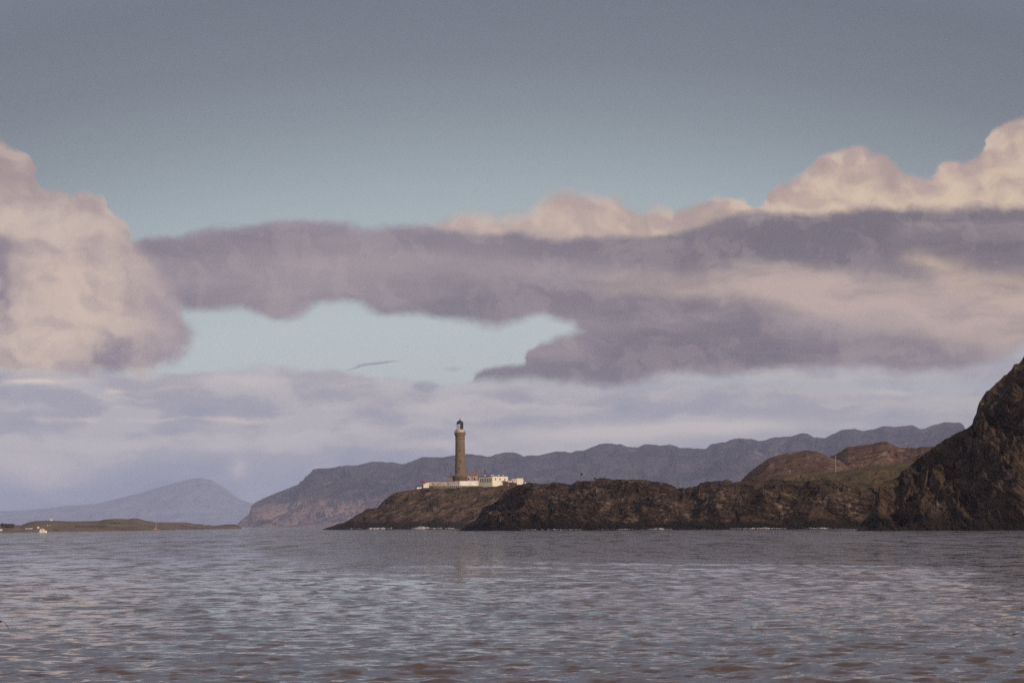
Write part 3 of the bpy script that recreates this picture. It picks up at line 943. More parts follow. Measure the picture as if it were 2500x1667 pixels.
base_z = lz(1160 + 30)
tx = lx(995)
lh = empty('lighthouse', (tx, LY, base_z), label='tall brown granite lighthouse tower with black domed lantern and pale gallery', cat='lighthouse')
k = MPP / 6.918   # metres per crop pixel
z = lambda zy: lz(zy) - base_z
rb, rt = 90 * k, 79 * k
prof = []
for i in range(13):
    f_ = i / 12
    prof.append((rb + (rt - rb) * f_ ** 0.85, z(1118) + (z(500) - z(1118)) * f_))
tower = MB().lathe([(93 * k, z(1125)), (93 * k, z(1112)), *prof], 48)
tower.build('tower', M_granite, lh, True)
MB().lathe([(rt + .02, z(500)), (rt + 0.12, z(496)), (rt + 0.12, z(488)), (rt + .02, z(484)), (rt, z(440))], 48).build('string_course', M_granite, lh)
MB().lathe([(rt + .01, z(455)), (84 * k, z(440)), (90 * k, z(428)), (91 * k, z(412)), (96 * k, z(408)), (97 * k, z(384)), (93 * k, z(380)), (72 * k, z(380))], 48).build('gallery', M_granite_d, lh)
MB().lathe([(70 * k, z(380)), (70 * k, z(346)), (74 * k, z(343)), (74 * k, z(335)), (57 * k, z(334))], 40).build('parapet', M_cream, lh)
rl = MB()
for i in range(28):
    a = 2 * math.pi * i / 28
    x_r, y_r = 94 * k * math.cos(a), 94 * k * math.sin(a)
    rl.tube([(x_r, y_r, z(382)), (x_r, y_r, z(350))], 0.045, 5)
for zz in (350, 361, 371):
    rl.tube([(94 * k * math.cos(2 * math.pi * i / 40), 94 * k * math.sin(2 * math.pi * i / 40), z(zz)) for i in range(41)], 0.04, 5)
rl.build('railing', M_pale, lh)
# lantern: glazed on the left and front-left, dark blind panels on the right and behind
rL = 55 * k
MB().lathe([(rL, z(332)), (rL, z(240))], 20, a0=math.radians(150), a1=math.radians(274)).build('lantern_glass', mg, lh)
MB().lathe([(rL, z(332)), (rL, z(240))], 20, a0=math.radians(-86), a1=math.radians(62)).build('blind_panel', M_black, lh)
bars = MB()
for a in (150, 181, 212, 243, 274, 62, 91, 120):
    ar = math.radians(a)
    bars.tube([(rL * math.cos(ar), rL * math.sin(ar), z(333)), (rL * math.cos(ar), rL * math.sin(ar), z(238))], 0.055, 6)
for zz in (331, 300, 268, 239):
    bars.tube([((rL) * math.cos(2 * math.pi * i / 32), (rL) * math.sin(2 * math.pi * i / 32), z(zz)) for i in range(33)], 0.04 if zz in (300, 268) else 0.09, 5)
bars.build('glazing_bars', M_black, lh)
MB().lathe([(0.35, z(334)), (0.35, z(318)), (0.75, z(312)), (0.9, z(296)), (0.9, z(276)), (0.7, z(262)), (0.2, z(256))], 20, cx=-0.1).build('lens', M_lens, lh, True)
dp = [(60 * k, z(242)), (60 * k, z(232))] + [(58 * k * math.cos(t), z(232) + (z(180) - z(232)) * math.sin(t)) for t in np.linspace(0.05, 1.35, 9)]
MB().lathe(dp + [(10 * k, z(180)), (11 * k, z(172)), (4 * k, z(166))], 32).build('dome', M_dome, lh, True)
MB().tube([(0, 0, z(172)), (0, 0, z(150))], 0.12, 6).tube([(-0.45, 0, z(150)), (0.1, 0, z(152)), (0.3, 0, z(158))], 0.13, 6).build('weather_vane', M_black, lh)
for zx, zy in ((992, 690), (980, 1000), (1000, 880)):
    a = math.radians(-95)
    r_ = rb + (rt - rb) * (1118 - zy) / 618.0
    w = MB().box(-0.22, 0.22, -0.12, 0.3, -0.45, 0.45).build('window', M_glassd, lh)
    w.location = ((zx - 995) * k, -r_ - 0.0 + 0.05, z(zy))

GZ = lz(1285)      # ground under the buildings
# curved base building of the tower, dark and mossy
bo = empty('tower_base_block', (tx, LY, GZ), label='dark mossy half round stone block at the foot of the lighthouse tower', cat='building')
MB().lathe([(4.2, -2.0), (4.2, lz(1122) - GZ)], 40).build('wall', M_darkst, bo)
MB().lathe([(4.35, lz(1122) - GZ), (4.35, lz(1110) - GZ), (3.0, lz(1106) - GZ)], 40).build('coping', M_brownst, bo)
# left low building
x0, x1 = lx(803), lx(932)
cb = empty('keepers_cottage', ((x0 + x1) / 2, LY - 1, GZ), label='low brown stone cottage left of the lighthouse tower with one grey chimney', cat='cottage')
hw = (x1 - x0) / 2
zt = lz(1134) - GZ
MB().box(-hw, hw, 0, 7, -2, zt).build('wall', M_brownst, cb)
MB().box(-hw - 0.15, hw, -0.15, 7.1, zt + 0.003, zt + 0.3).build('roof', M_roof, cb)
cxx = lx(836) - cb.location.x
MB().box(cxx - 0.5, cxx + 0.5, 2, 3, zt + 0.303, lz(1078) - GZ).box(cxx - 0.6, cxx + 0.6, 1.9, 3.1, lz(1078) - GZ + .003, lz(1074) - GZ).tube([(cxx, 2.5, lz(1074) - GZ), (cxx, 2.5, lz(1054) - GZ)], [0.2, 0.16], 10).build('chimney', M_darkst, cb)
# pale porch with dark doorway in front of the tower
x0, x1 = lx(930), lx(988)
pb = empty('entrance_porch', ((x0 + x1) / 2, LY - 3.5, GZ), label='tan stone porch with dark doorway in front of the tower foot', cat='porch')
hw = (x1 - x0) / 2
zt = lz(1140) - GZ
MB().box(-hw, hw, 0, 3, -2, zt).build('wall', M_tan, pb)
MB().box(-hw - 0.1, hw + 0.1, -0.1, 3, zt + 0.003, zt + 0.22).build('roof', M_roof, pb)
MB().box(-0.35, 0.5, -0.05, 0.2, 0.6, lz(1156) - GZ).build('door', M_glassd, pb)
# tan keepers' house right of the tower
x0, x1 = lx(1087), lx(1306)
tb = empty('keepers_house', (x0, LY - 1, GZ), label='flat roofed tan stone keepers house between the tower and the white house, with two windows', cat='house')
W = x1 - x0
zt = lz(1120) - GZ
MB().box(0, W, 0, 9, -2, zt).build('wall', M_tan, tb)
MB().box(-0.1, W, -0.2, 9.1, zt + 0.003, zt + 0.38).build('roof', M_brownst, tb)
MB().box(-0.02, W, -0.12, 0.1, lz(1200) - GZ, lz(1195) - GZ).build('string_course', M_roof, tb)
px_ = lx(1195) - x0
MB().box(px_ - 0.15, px_ + 0.15, -0.14, 0.1, lz(1198) - GZ, zt - 0.01).build('downpipe', M_roof, tb)
for zx in (1136, 1236):
    xx = lx(zx) - x0
    wf = MB().box(xx - 0.42, xx + 0.42, -0.06, 0.12, lz(1190) - GZ, lz(1152) - GZ).build('window', M_glassd, tb)
    MB().box(xx - 0.55, xx + 0.55, -0.16, 0.10, lz(1190) - GZ - 0.18, lz(1190) - GZ - 0.004).build('sill', M_cream, wf)
for (a, b, yb) in ((1088, 1111, 1.5), (1232, 1252, 3.0), (1257, 1279, 3.6), (1397, 1424, 4.0)):
    xa, xb = lx(a) - x0, lx(b) - x0
    top = lz(1012 if a > 1200 and a < 1300 else 1022) - GZ
    MB().box(xa, xb, yb, yb + 1.6, zt + 0.39, top - 0.35).box(xa - 0.12, xb + 0.12, yb - 0.12, yb + 1.72, top - 0.347, top).build('chimney', M_granite_d if a < 1300 else M_darkst, tb)
# small tall ventilation louvre on the chimney stays with the roof
HR = math.radians(47)
# white house, corner towards the camera
cx0 = lx(1538)
wh = empty('white_house', (cx0, LY - 9, lz(1278)), rz=HR, label='flat roofed white house with three sash windows, its long grey side facing left', cat='house')
Wf, D, zt = (lx(1800) - cx0) / math.cos(HR), (cx0 - lx(1305)) / math.sin(HR), lz(1136) - lz(1278)
MB().box(0, Wf, 0, D, -3, zt).build('wall', M_white, wh)
MB().box(-0.12, Wf + 0.12, 2.2, D, zt + 0.003, zt + 0.35).build('roof', M_roof, wh)
MB().box(2.0, Wf + 0.05, -0.05, 0.2, zt + 0.003, zt + 0.12).build('coping', M_white, wh)
for zx in (1589, 1667, 1746):
    xx = (lx(zx) - cx0) / math.cos(HR)
    z0, z1 = lz(1196) - lz(1278), lz(1152) - lz(1278)
    wf = MB().box(xx - 0.40, xx + 0.40, -0.05, 0.12, z0, z1).build('window', M_glassd, wh)
    MB().box(xx - 0.40, xx + 0.40, -0.09, -0.052, z0 + (z1 - z0) * 0.55, z1).build('sash', M_harl, wf)
    MB().box(xx - 0.5, xx + 0.5, -0.16, 0.05, z0 - 0.14, z0 - 0.004).build('sill', M_white, wf)
for i in range(7):
    yy = 0.9 + i * (D - 2.0) / 6.6
    wf = MB().box(-0.05, 0.12, yy, yy + 0.55, 1.9, 3.9).build('window', M_glassd, wh)
    MB().box(-0.14, 0.05, yy - 0.1, yy + 0.65, 1.74, 1.896).build('sill', M_harl, wf)
for (zx, wv, yy) in ((1410, 12, 10), (1522, 15, 8), (1556, 8, 7), (1641, 11, 5), (1716, 7, 3)):
    xx = (lx(zx) - cx0 + yy * math.sin(HR)) / math.cos(HR)
    zb = zt + 0.353
    r_ = wv * k
    MB().lathe([(r_ * 0.8, zb), (r_ * 0.8, zb + 0.4), (r_, zb + 0.43), (r_ * 0.95, zb + 0.72), (r_ * 0.5, zb + 0.86)], 14, cx=xx, cy=yy).build('roof_vent', M_white, wh)
# porch frame on the white front
dx0 = (lx(1690) - cx0) / math.cos(HR)
dx1 = (lx(1735) - cx0) / math.cos(HR)
MB().box(dx0, dx0 + 0.12, -1.2, -1.05, -1, 2.2).box(dx1 - 0.12, dx1, -1.2, -1.05, -1, 2.2).box(dx0 - 0.1, dx1 + 0.1, -1.3, 0.0, 2.203, 2.35).build('door_canopy', M_wood, wh)
MB().box(dx0 + 0.25, dx1 - 0.25, -0.06, 0.1, -0.6, 1.9).build('door', M_cream, wh)

# perimeter walls
wx0, wx1, wxe = lx(470), lx(986), lx(1306)
def wall_seg(name, xa, xb, ya, yb, top_a, top_b, m, label):
    e = empty(name, (xa, ya, GZ), label=label, cat='wall', group='white boundary walls of the lighthouse station')
    dxx, dyy = xb - xa, yb - ya
    L = math.hypot(dxx, dyy)
    e.rotation_euler = (0, 0, math.atan2(dyy, dxx))
    MB().prism([(0, -0.15), (L, -0.15), (L, top_b - GZ), (0, top_a - GZ)], 0, 0.5).build('wall_face', m, e)
    MB().prism([(0, -4.0), (L, -4.0), (L, -0.153), (0, -0.153)], -0.05, 0.6).build('plinth', M_darkst, e)
    MB().prism([(-0.1, top_a - GZ + 0.003), (L, top_b - GZ + 0.003), (L, top_b - GZ + 0.2), (-0.1, top_a - GZ + 0.2)], -0.1, 0.6).build('coping', M_roof, e)
    return e
wall_seg('boundary_wall', wx0, wx1 - 0.02, LY - 4.5, LY - 10.5, lz(1213), lz(1206), M_dwhite, 'long stained greyish white wall running left from the tower foot to the foghorn')
wall_seg('boundary_wall', wx1, wxe, LY - 10.5, LY - 10.0, lz(1206), lz(1203), M_dwhite2, 'shorter bright white wall between the stained wall and the white house')
# foghorn hut and horn
hx0, hx1 = lx(377), lx(468)
hut = empty('foghorn_hut', (hx0, LY - 7, lz(1282)), label='small white hut with sloping roof behind the red foghorn', cat='hut')
Wh = hx1 - hx0
hz0, hz1 = lz(1236) - lz(1282), lz(1222) - lz(1282)
MB().prism([(0, -2), (Wh, -2), (Wh, hz1), (0, hz0)], 0, 3).build('wall', M_dwhite2, hut)
MB().prism([(-0.15, hz0 + 0.003), (Wh + 0.1, hz1 + 0.003), (Wh + 0.1, hz1 + 0.18), (-0.15, hz0 + 0.18)], -0.15, 3.1).build('roof', M_roof, hut)
for xx in (0.9, 1.7):
    MB().box(xx, xx + 0.35, -0.04, 0.1, 0.7, 1.15).build('window', M_harl, hut)
fh = empty('foghorn', (lx(368), LY - 9, lz(1292)), label='large red foghorn pointing left on a red stand beside the white hut', cat='foghorn')
zz = lambda v: lz(v) - lz(1292)
c0 = lx(368)
MB().tube([(lx(322) - c0, 0, zz(1204)), (lx(328) - c0, 0, zz(1204)), (lx(345) - c0, 0, zz(1204)), (lx(375) - c0, 0, zz(1202)), (lx(405) - c0, 0, zz(1204)), (lx(425) - c0, 0, zz(1210)), (lx(436) - c0, 0.4, zz(1222))],
          [0.62, 0.66, 0.52, 0.40, 0.33, 0.28, 0.26], 16).build('horn', M_red, fh, True)
MB().tube([(0, 0, -1.5), (0, 0, zz(1216))], [0.34, 0.26], 10).box(-0.45, 0.45, -0.45, 0.45, zz(1262), zz(1256)).build('stand', M_red, fh)
# platform with railing
px0_, px1_ = lx(236), lx(372)
pf = empty('viewing_platform', (px0_, LY - 12, lz(1312)), label='small platform with thin dark railing at the left end of the station', cat='platform')
Wp = px1_ - px0_
zp = lz(1296) - lz(1312)
MB().box(1.2, Wp - 0.6, -0.1, 2.4, -3.0, zp - 0.2).build('base_wall', M_dwhite2, pf)
MB().box(0, Wp, -0.3, 2.8, zp - 0.197, zp).build('deck', M_roof, pf)
r_ = MB()
for i in range(8):
    xx = Wp * i / 7
    r_.tube([(xx, -0.2, zp), (xx, -0.2, zp + 1.15)], 0.045, 5)
for hh in (0.4, 0.78, 1.15):
    r_.tube([(0, -0.2, zp + hh), (Wp, -0.2, zp + hh)], 0.04, 5)
r_.build('railing', M_black, pf)
s_ = MB()
for xx in (0.1, 0.9):
    s_.tube([(xx, -0.1, -3.0), (xx, -0.1, zp - 0.2)], 0.1, 6)
s_.build('support', M_black, pf)
# fence of pale posts below the walls
n_posts = 15
prev = None
for i in range(n_posts):
    zx = 560 + i * 33
    X0 = lx(zx)
    o = empty('fence_post', (X0, LY - 13.5, lz(1335)), label='pale post of the low fence below the boundary wall', cat='fence post', group='pale posts of the low fence below the white wall')
    if i == 0:
        h1 = lz(1290) - lz(1335)
        p_ = MB().box(-0.14, 0.14, -0.1, 0.1, -2.5, h1).build('post', M_pale, o)
        pm_ = p_.data
    else:
        p_ = bpy.data.objects.new('post', pm_)
        COL.objects.link(p_)
        p_.parent = o
fr = empty('fence_rail', (lx(470), LY - 13.3, lz(1290)), label='dark rail running along the top of the pale fence posts', cat='rail')
MB().tube([(0, 0, 0.0), (lx(1040) - lx(470), 0, 0.0)], 0.10, 6).build('rail', M_roof, fr)
# white tank, cylinder tank, low walls and rusty scrap on the right
wt_ = empty('white_tank', (lx(1950), LY - 2, lz(1258)), label='large square white tank standing right of the station', cat='tank')
Wt, Ht = lx(2055) - lx(1950), lz(1165) - lz(1258)
MB().box(0, Wt, 0, 3.2, -1.5, Ht).build('body', M_white, wt_, bevel=0.06)
MB().box(-0.05, Wt + 0.05, -0.05, 3.25, Ht + 0.003, Ht + 0.09).build('lid', M_cream, wt_)
MB().tube([(Wt - 0.05, 1.2, Ht * 0.55), (Wt + 0.42, 1.2, Ht * 0.55)], 0.28, 12).build('outlet', M_white, wt_)
ct_ = empty('cylinder_tank', (lx(1885), LY - 1, lz(1248)), label='horizontal pale grey cylinder tank beside the square white tank', cat='tank')
Lc = lx(1948) - lx(1885)
rc = (lz(1200) - lz(1246)) / 2
MB().tube([(0, 0, rc), (0.12, 0, rc), (Lc - 0.12, 0, rc), (Lc - 0.02, 0, rc)], [rc * 0.8, rc, rc, rc * 0.8], 20).build('body', M_cream, ct_, True)
for xx in (0.3, Lc - 0.6):
    MB().box(xx, xx + 0.3, -0.6, 0.6, -0.8, 0.25).build('cradle', M_roof, ct_)
sh = empty('shed', (lx(1850), LY + 6, lz(1245)), label='low grey roofed shed behind the tanks', cat='shed')
Ws = lx(1952) - lx(1850)
MB().box(0, Ws, 0, 4, -1.5, lz(1192) - lz(1245)).build('wall', M_tan, sh)
MB().prism([(-0.1, lz(1192) - lz(1245) + .003), (Ws, lz(1192) - lz(1245) + .003), (Ws, lz(1168) - lz(1245)), (0.8, lz(1172) - lz(1245))], -0.1, 4.1).build('roof', M_harl, sh)
lw = empty('low_wall', (lx(1795), LY + 2, lz(1250)), label='low cream wall between the white house and the tanks', cat='wall')
MB().box(0, lx(1885) - lx(1795), 0, 0.5, -1.5, lz(1205) - lz(1250)).build('wall_face', M_cream, lw)
MB().box(-0.05, lx(1885) - lx(1795), -0.05, 0.55, lz(1205) - lz(1250) + .003, lz(1198) - lz(1250)).build('coping', M_pale, lw)
# heap of rusty scrap: one heap nobody could count
sm = MB()
r2 = random.Random(4)
for i in range(60):
    a, b = r2.random(), r2.random()
    xx = a * (lx(1900) - lx(1742))
    hh = (0.3 + 1.0 * math.exp(-((a - 0.12) / 0.16) ** 2) + 0.35 * r2.random()) * (0.5 + b * 0.7)
    w_ = 0.12 + 0.3 * r2.random()
    tilt = r2.uniform(-0.5, 0.5)
    yy = r2.random() * 1.6
    sm.tube([(xx, yy, -0.8), (xx + tilt * hh, yy, hh)], [w_, w_ * r2.uniform(0.5, 1.0)], 6)
sc_ = sm.build('scrap_heap', M_rust)
sc_.location = (lx(1742), LY - 4, lz(1250))
tag(sc_, label='rusty red brown heap of scrap against the right end of the white house', cat='scrap heap', kind='stuff')
for i, (zx, hh) in enumerate(((2080, 0.7), (2096, 0.5))):
    wb = MB().prism([(0, -0.8), (0.8, -0.8), (0.75, hh * 0.8), (0.3, hh), (0.02, hh * 0.6)], 0, 0.8).build('boulder', M_dwhite2, bevel=0.08)
    wb.location = (lx(zx), LY - 2, lz(1250))
    tag(wb, label=('larger' if i == 0 else 'smaller') + ' pale stone on the grass right of the square white tank', cat='stone')

# ------------------------------------------------------------------ poles
def ground_z(gd, px_t, dep):
    px, t, Xv, Yv, Zv = gd
    i = int(np.clip(np.searchsorted(px, px_t), 0, len(px) - 1))
    j = int(np.argmin(np.abs(Yv[i] - dep)))
    return Zv[i, j]

Yp = 1320.0
xb, _, zb_ = P(1418, 1175, Yp)
tp = empty('power_pole', (xb, Yp, zb_), label='dark wooden power pole with crossarm and transformer on the middle headland', cat='power pole')
hgt = P(1418, 1147.5, Yp)[2] - zb_
MB().tube([(0, 0, -1.5), (0, 0, hgt)], [0.17, 0.12], 8).build('pole', M_wood, tp)
MB().box(-0.62, 0.12, -0.08, 0.08, hgt - 0.35, hgt - 0.17).build('crossarm', M_wood, tp)
MB().lathe([(0.28, hgt * 0.56), (0.33, hgt * 0.6), (0.33, hgt * 0.72), (0.15, hgt * 0.75)], 12, cx=0.42, cy=0).box(0.08, 0.3, -0.06, 0.06, hgt * 0.62, hgt * 0.66).build('transformer', M_black, tp)
for (px_, yt, yb_, Yd, lab) in ((2040, 1111, 1143, 1700, 'tallest bare pole, pale, in the dip between the two brown hills'),
                                (1929, 1147, 1168, 1520, 'thin bare pole on the slope below the left brown hill'),
                                (2219, 1080, 1096, 1890, 'small dark pole on the skyline beside the cliff')):
    xb, _, zb_ = P(px_, yb_, Yd)
    hh = P(px_, yt, Yd)[2] - zb_
    e = empty('utility_pole', (xb, Yd, zb_), label=lab, cat='pole', group='thin poles on the brown hills')
    MB().tube([(0, 0, -4), (0, 0, hh)], [0.12, 0.08], 7).build('pole', M_pale if px_ < 2100 else M_wood, e)
    MB().box(-0.3, 0.3, -0.05, 0.05, hh - 0.3, hh - 0.2).build('crossarm', M_wood, e)
# round dark dish on a short white stalk on the skyline
xb, _, zb_ = P(1452, 1175, 1312)
ds = empty('satellite_dish', (xb, 1312, zb_), label='small round dark dish on a pale stub on the middle headland skyline', cat='dish')
hd = P(1452, 1168, 1312)[2] - zb_
MB().tube([(0, 0, -0.8), (0, 0, hd - 0.2)], 0.13, 8).build('stalk', M_cream, ds)
MB().tube([(0, -0.2, hd), (0, -0.12, hd), (0, 0.1, hd), (0, 0.16, hd)], [0.30, 0.40, 0.36, 0.1], 18).build('dish_head', M_black, ds)

# ------------------------------------------------------------------ boats
def boat(px_, py_, Y, L, label):
    x_b, _, _z = P(px_, py_, Y)
    b = empty('motor_boat', (x_b, Y, 0), label=label, cat='boat')
    n, rows = 11, []
    v, f = [], []
    for i in range(n):
        u = i / (n - 1)
        xx = -L / 2 + L * u
        w = L * 0.17 * (1 - max(0, (u - 0.45) / 0.55) ** 2.2)
        zt_ = 0.75 + 0.45 * max(0, u - 0.4)
        v += [(xx, -w, zt_), (xx * 0.97, -w * 0.75, 0.1), (xx * 0.95, 0, -0.4), (xx * 0.97, w * 0.75, 0.1), (xx, w, zt_)]
    for i in range(n - 1):
        for j in range(4):
            f.append((i * 5 + j, (i + 1) * 5 + j, (i + 1) * 5 + j + 1, i * 5 + j + 1))
        f.append((i * 5, i * 5 + 4, (i + 1) * 5 + 4, (i + 1) * 5))
    f.append((0, 1, 2, 3, 4))
    m = MB(); m.v = v; m.f = f
    m.build('hull', M_white, b)
    return b
mb_ = boat(105.5, 1299, 1640, 3.3, 'white motor boat with blocky cabin moored off the left shore')
MB().prism([(-1.45, 0.7), (0.75, 0.7), (0.55, 1.55), (0.35, 1.62), (-1.35, 1.62)], -0.42, 0.42).build('cabin', M_white, mb_)
for xx in (-0.9, -0.3):
    MB().box(xx, xx + 0.38, -0.44, -0.405, 1.0, 1.35).build('window', M_glassd, mb_)
MB().tube([(-0.35, 0, 1.6), (-0.35, 0, 2.35)], 0.05, 6).build('mast', M_cream, mb_)
MB().prism([(0.85, 0.75), (1.5, 0.95), (1.5, 1.15), (0.95, 1.6)], -0.2, 0.2).build('bow_canopy', M_red, mb_)
xs_, _, _z = P(380, 1294, 2420)
yb = empty('sailing_yacht', (xs_, 2420, 0), label='sailing yacht with tall thin bare mast off the low green shore', cat='yacht')
v, f = [], []
for i in range(11):
    u = i / 10
    xx = -2.6 + 5.2 * u
    w = 0.8 * math.sin(math.pi * min(1, 0.25 + u * 0.75)) ** 0.7
    v += [(xx, -w, 0.85), (xx * .92, -w * 0.7, 0.0), (xx * .8, 0, -0.5), (xx * .92, w * 0.7, 0.0), (xx, w, 0.85)]
for i in range(10):
    for j in range(4):
        f.append((i * 5 + j, (i + 1) * 5 + j, (i + 1) * 5 + j + 1, i * 5 + j + 1))
    f.append((i * 5, i * 5 + 4, (i + 1) * 5 + 4, (i + 1) * 5))
m = MB(); m.v = v; m.f = f
m.build('hull', M_brownst, yb)
MB().prism([(-1.2, 0.85), (0.9, 0.85), (0.5, 1.25), (-1.0, 1.25)], -0.45, 0.45).build('coachroof', M_pale, yb)
MB().tube([(0.3, 0, 0.8), (0.3, 0, P(380, 1272.5, 2420)[2])], [0.085, 0.06], 8).build('mast', M_cream, yb)
MB().tube([(0.3, 0, 1.8), (-1.9, 0, 1.7)], [0.13, 0.1], 8).build('boom', M_red, yb)

# ------------------------------------------------------------------ houses on the low land
def left_point(px_t, py_t, gd=left_g):
    """point on the low land that shows at (px, py)"""
    px, t, Xv, Yv, Zv = gd
    i = int(np.clip(np.searchsorted(px, px_t), 0, len(px) - 1))
    c, s = math.cos(ROLL), math.sin(ROLL)
    best, bj = 1e9, 0
    for j in range(len(t)):
        if t[j] > 1.0: break
        xx, yy, zz_ = Xv[i, j], Yv[i, j], Zv[i, j]
        u, w = xx / yy * F, (zz_ - H) / yy * F
        b_ = -u * s + w * c
        py_ = 833.5 + S - b_
        if abs(py_ - py_t) < best:
            best, bj = abs(py_ - py_t), j
    return Xv[i, bj], Yv[i, bj], Zv[i, bj]


def gable_house(name, px_t, py_t, wpx, hpx, dep, label, cat, wallm, roofm, group=None, nwin=3, chim=True):
    x, y, zg = left_point(px_t, py_t)
    s_ = y / F
    e = empty(name, (x, y, zg), label=label, cat=cat, group=group)
    w, h_ = wpx * s_, hpx * s_
    MB().box(-w / 2, w / 2, 0, dep, -1.0, h_ * 0.62).build('wall', wallm, e)
    m = MB()
    n0 = 0
    z0, z1 = h_ * 0.62 + .003, h_
    m.v = [(-w / 2 - .1, -.15, z0), (w / 2 + .1, -.15, z0), (w / 2 + .1, dep + .15, z0), (-w / 2 - .1, dep + .15, z0), (-w / 2 - .1, dep / 2, z1), (w / 2 + .1, dep / 2, z1)]
    m.f = [(0, 1, 5, 4), (2, 3, 4, 5), (0, 4, 3), (1, 2, 5), (3, 2, 1, 0)]
    m.build('roof', roofm, e)
    for i in range(nwin):
        xx = -w / 2 + w * (i + 0.5) / nwin
        MB().box(xx - w * 0.04, xx + w * 0.04, -0.03, 0.05, h_ * 0.22, h_ * 0.45).build('window', M_glassd, e)
    if chim:
        MB().box(w / 2 - 0.12 * w, w / 2 - 0.04 * w, dep * 0.4, dep * 0.6, h_ * 0.9, h_ * 1.3).build('chimney', wallm, e)
    return e


M_hwhite = mat('house_white', (0.80, 0.76, 0.74), 0.7, 0.04, 0.3)
gable_house('terrace_house', 69.5, 1292.5, 16, 3.2, 2.5, 'long low white terrace on the low shore left of the motor boat', 'house', M_hwhite, M_hwhite, nwin=5)
gable_house('cottage', 91.5, 1289.5, 4.2, 3.5, 1.2, 'small white gabled cottage above the motor boat', 'cottage', M_hwhite, M_hwhite, nwin=1, chim=False)
gable_house('cottage', 0.5, 1295, 5.5, 3.6, 1.5, 'white cottage cut by the left edge of the view', 'cottage', M_hwhite, M_hwhite, nwin=1, chim=False)
gable_house('farm_shed', 17, 1293.0, 16, 4.0, 3.0, 'dark grey barn roof by the left shore beside the trees', 'barn', M_roof, mat('slate_grey', (0.06, 0.062, 0.068), 0.6, 0.1, 1.0), nwin=2, chim=False)
gable_house('hilltop_house', 124.5, 1270.8, 6.5, 3.6, 2.4, 'pale house alone on the skyline of the low hill', 'house', mat('pale_grey_wall', (0.55, 0.50, 0.50), 0.8, 0.05, 0.5), M_hwhite, nwin=2)
gable_house('ruined_gable', 115.6, 1283.5, 1.4, 3.0, 0.5, 'left one of two tiny pale gables on the brown slope', 'ruin', M_harl, M_harl, nwin=1, chim=False, group='tiny pale gables on the brown slope')
gable_house('ruined_gable', 119.2, 1283.5, 1.4, 3.0, 0.5, 'right one of two tiny pale gables on the brown slope', 'ruin', M_harl, M_harl, nwin=1, chim=False, group='tiny pale gables on the brown slope')

# woods on the low land: masses nobody could count, made of leaf clumps
M_wood_l = mat('far_wood_leaves', (0.045, 0.042, 0.030), 0.9, 0.3, 0.4)
def wood_mass(px0, px1, py0, py1, hpx, n, label, seed):
    r = random.Random(seed)
    m = MB()
    for i in range(n):
        u = r.uniform(px0, px1)
        x, y, zg = left_point(u, r.uniform(py0, py1))
        h_ = hpx * y / F * r.uniform(0.55, 1.0)
        m.tube([(x, y, zg - 0.5), (x, y, zg + h_ * 0.4)], 0.05, 4)
        for k_ in range(34):
            a, b, c_ = r.gauss(0, 0.33), r.gauss(0, 0.33), r.random()
            c0_ = Vector((x + a * h_ * 0.6, y + b * h_ * 0.6, zg + h_ * (0.2 + 0.8 * c_ ** 0.8)))
            s_ = h_ * 0.10 * r.uniform(0.6, 1.3)
            d1 = Vector((r.gauss(0, 1), r.gauss(0, 1), r.gauss(0, 1))).normalized() * s_
            d2 = Vector((r.gauss(0, 1), r.gauss(0, 1), r.gauss(0, 1))).normalized() * s_
            nn = len(m.v)
            m.v += [tuple(c0_ + d1), tuple(c0_ + d2), tuple(c0_ - d1), tuple(c0_ - d2)]
            m.f.append((nn, nn + 1, nn + 2, nn + 3))
    o = m.build('woodland', M_wood_l)
    tag(o, label=label, cat='woodland', kind='stuff')
wood_mass(2, 33, 1283, 1292, 7.0, 130, 'dark wood at the left end of the low shore', 1)
wood_mass(180, 258, 1284, 1289, 3.0, 150, 'dark scrub on the slope below the low skyline', 2)
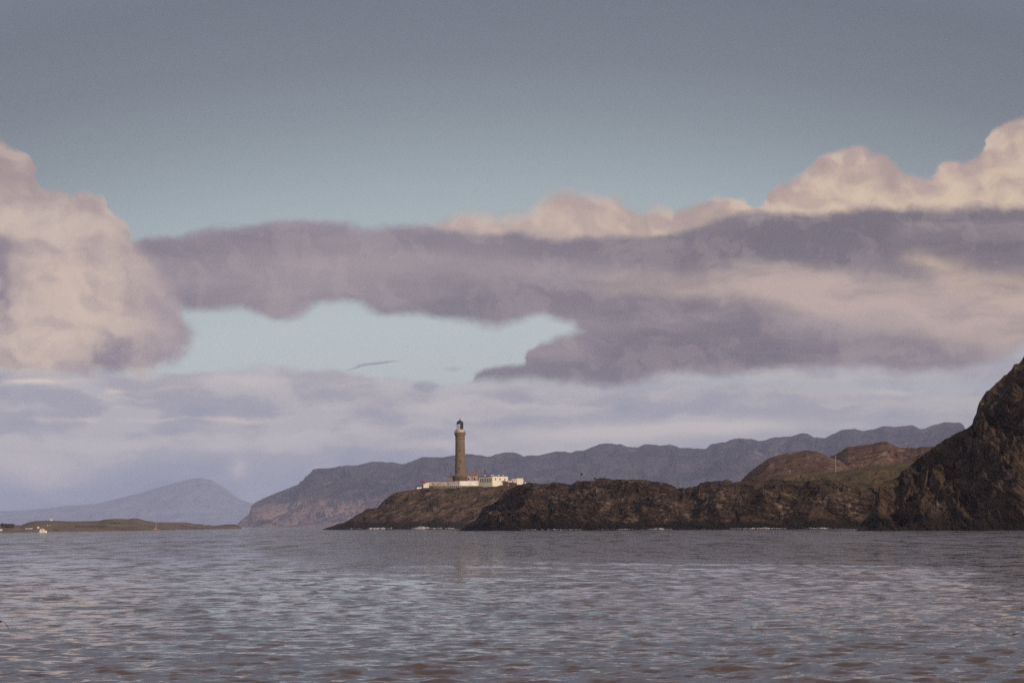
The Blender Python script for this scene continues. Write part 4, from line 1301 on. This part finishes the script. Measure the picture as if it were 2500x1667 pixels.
wood_mass(265, 292, 1277, 1280, 2.5, 50, 'small dark thicket under the highest knoll of the low land', 3)
wood_mass(128, 145, 1292, 1296, 3.0, 40, 'dark bushes right beside the motor boat', 5)
wood_mass(300, 470, 1290, 1293, 1.8, 150, 'thin dark scrub along the waterside behind the yacht', 6)

# ------------------------------------------------------------------ drooping branch at the left edge, close by
BY = 60.0
M_twig = mat('wet_dark_bark', (0.016, 0.010, 0.008), 0.5, 0.2, 20.0)
xt, _, zt0 = P(3, 1516, BY)
tw = MB()
pp = lambda a, b: tuple(Vector(P(a, b, BY)) - Vector((xt, BY, zt0)))
sc__ = BY / F
tw.tube([pp(-46, 1600), pp(-40, 1560), pp(-26, 1530), pp(-10, 1519), pp(1, 1516.5), pp(8, 1516.5), pp(13, 1520), pp(17, 1527), pp(21.5, 1534)],
        [3.0 * sc__, 2.6 * sc__, 2.2 * sc__, 1.6 * sc__, 1.2 * sc__, 0.5 * sc__, 0.65 * sc__, 0.8 * sc__, 0.75 * sc__], 8)
tw.tube([pp(-4, 1514.5), pp(0, 1515.5), pp(3.5, 1515), pp(4, 1517), pp(0, 1518.5), pp(-3, 1517)], [1.0 * sc__] * 6, 8)
to = tw.build('drooping_twig', M_twig, None, True)
to.location = (xt, BY, zt0)
tag(to, label='thin dark drooping twig tip reaching in over the water at the left edge', cat='twig')

# ------------------------------------------------------------------ haze
hz = MB().box(-29000, 29000, -600, 46000, -4.0, 640.0)
mh = bpy.data.materials.new('sea_air')
mh.use_nodes = True
mh.node_tree.nodes.clear()
pv = mh.node_tree.nodes.new('ShaderNodeVolumePrincipled')
pv.inputs['Color'].default_value = (0.57, 0.62, 0.93, 1)
pv.inputs['Density'].default_value = 2.3e-5
pv.inputs['Anisotropy'].default_value = -0.25
om = mh.node_tree.nodes.new('ShaderNodeOutputMaterial')
mh.node_tree.links.new(pv.outputs[0], om.inputs['Volume'])
ho = hz.build('haze', mh)
tag(ho, kind='stuff', label='thin blue haze over the sea', cat='haze')
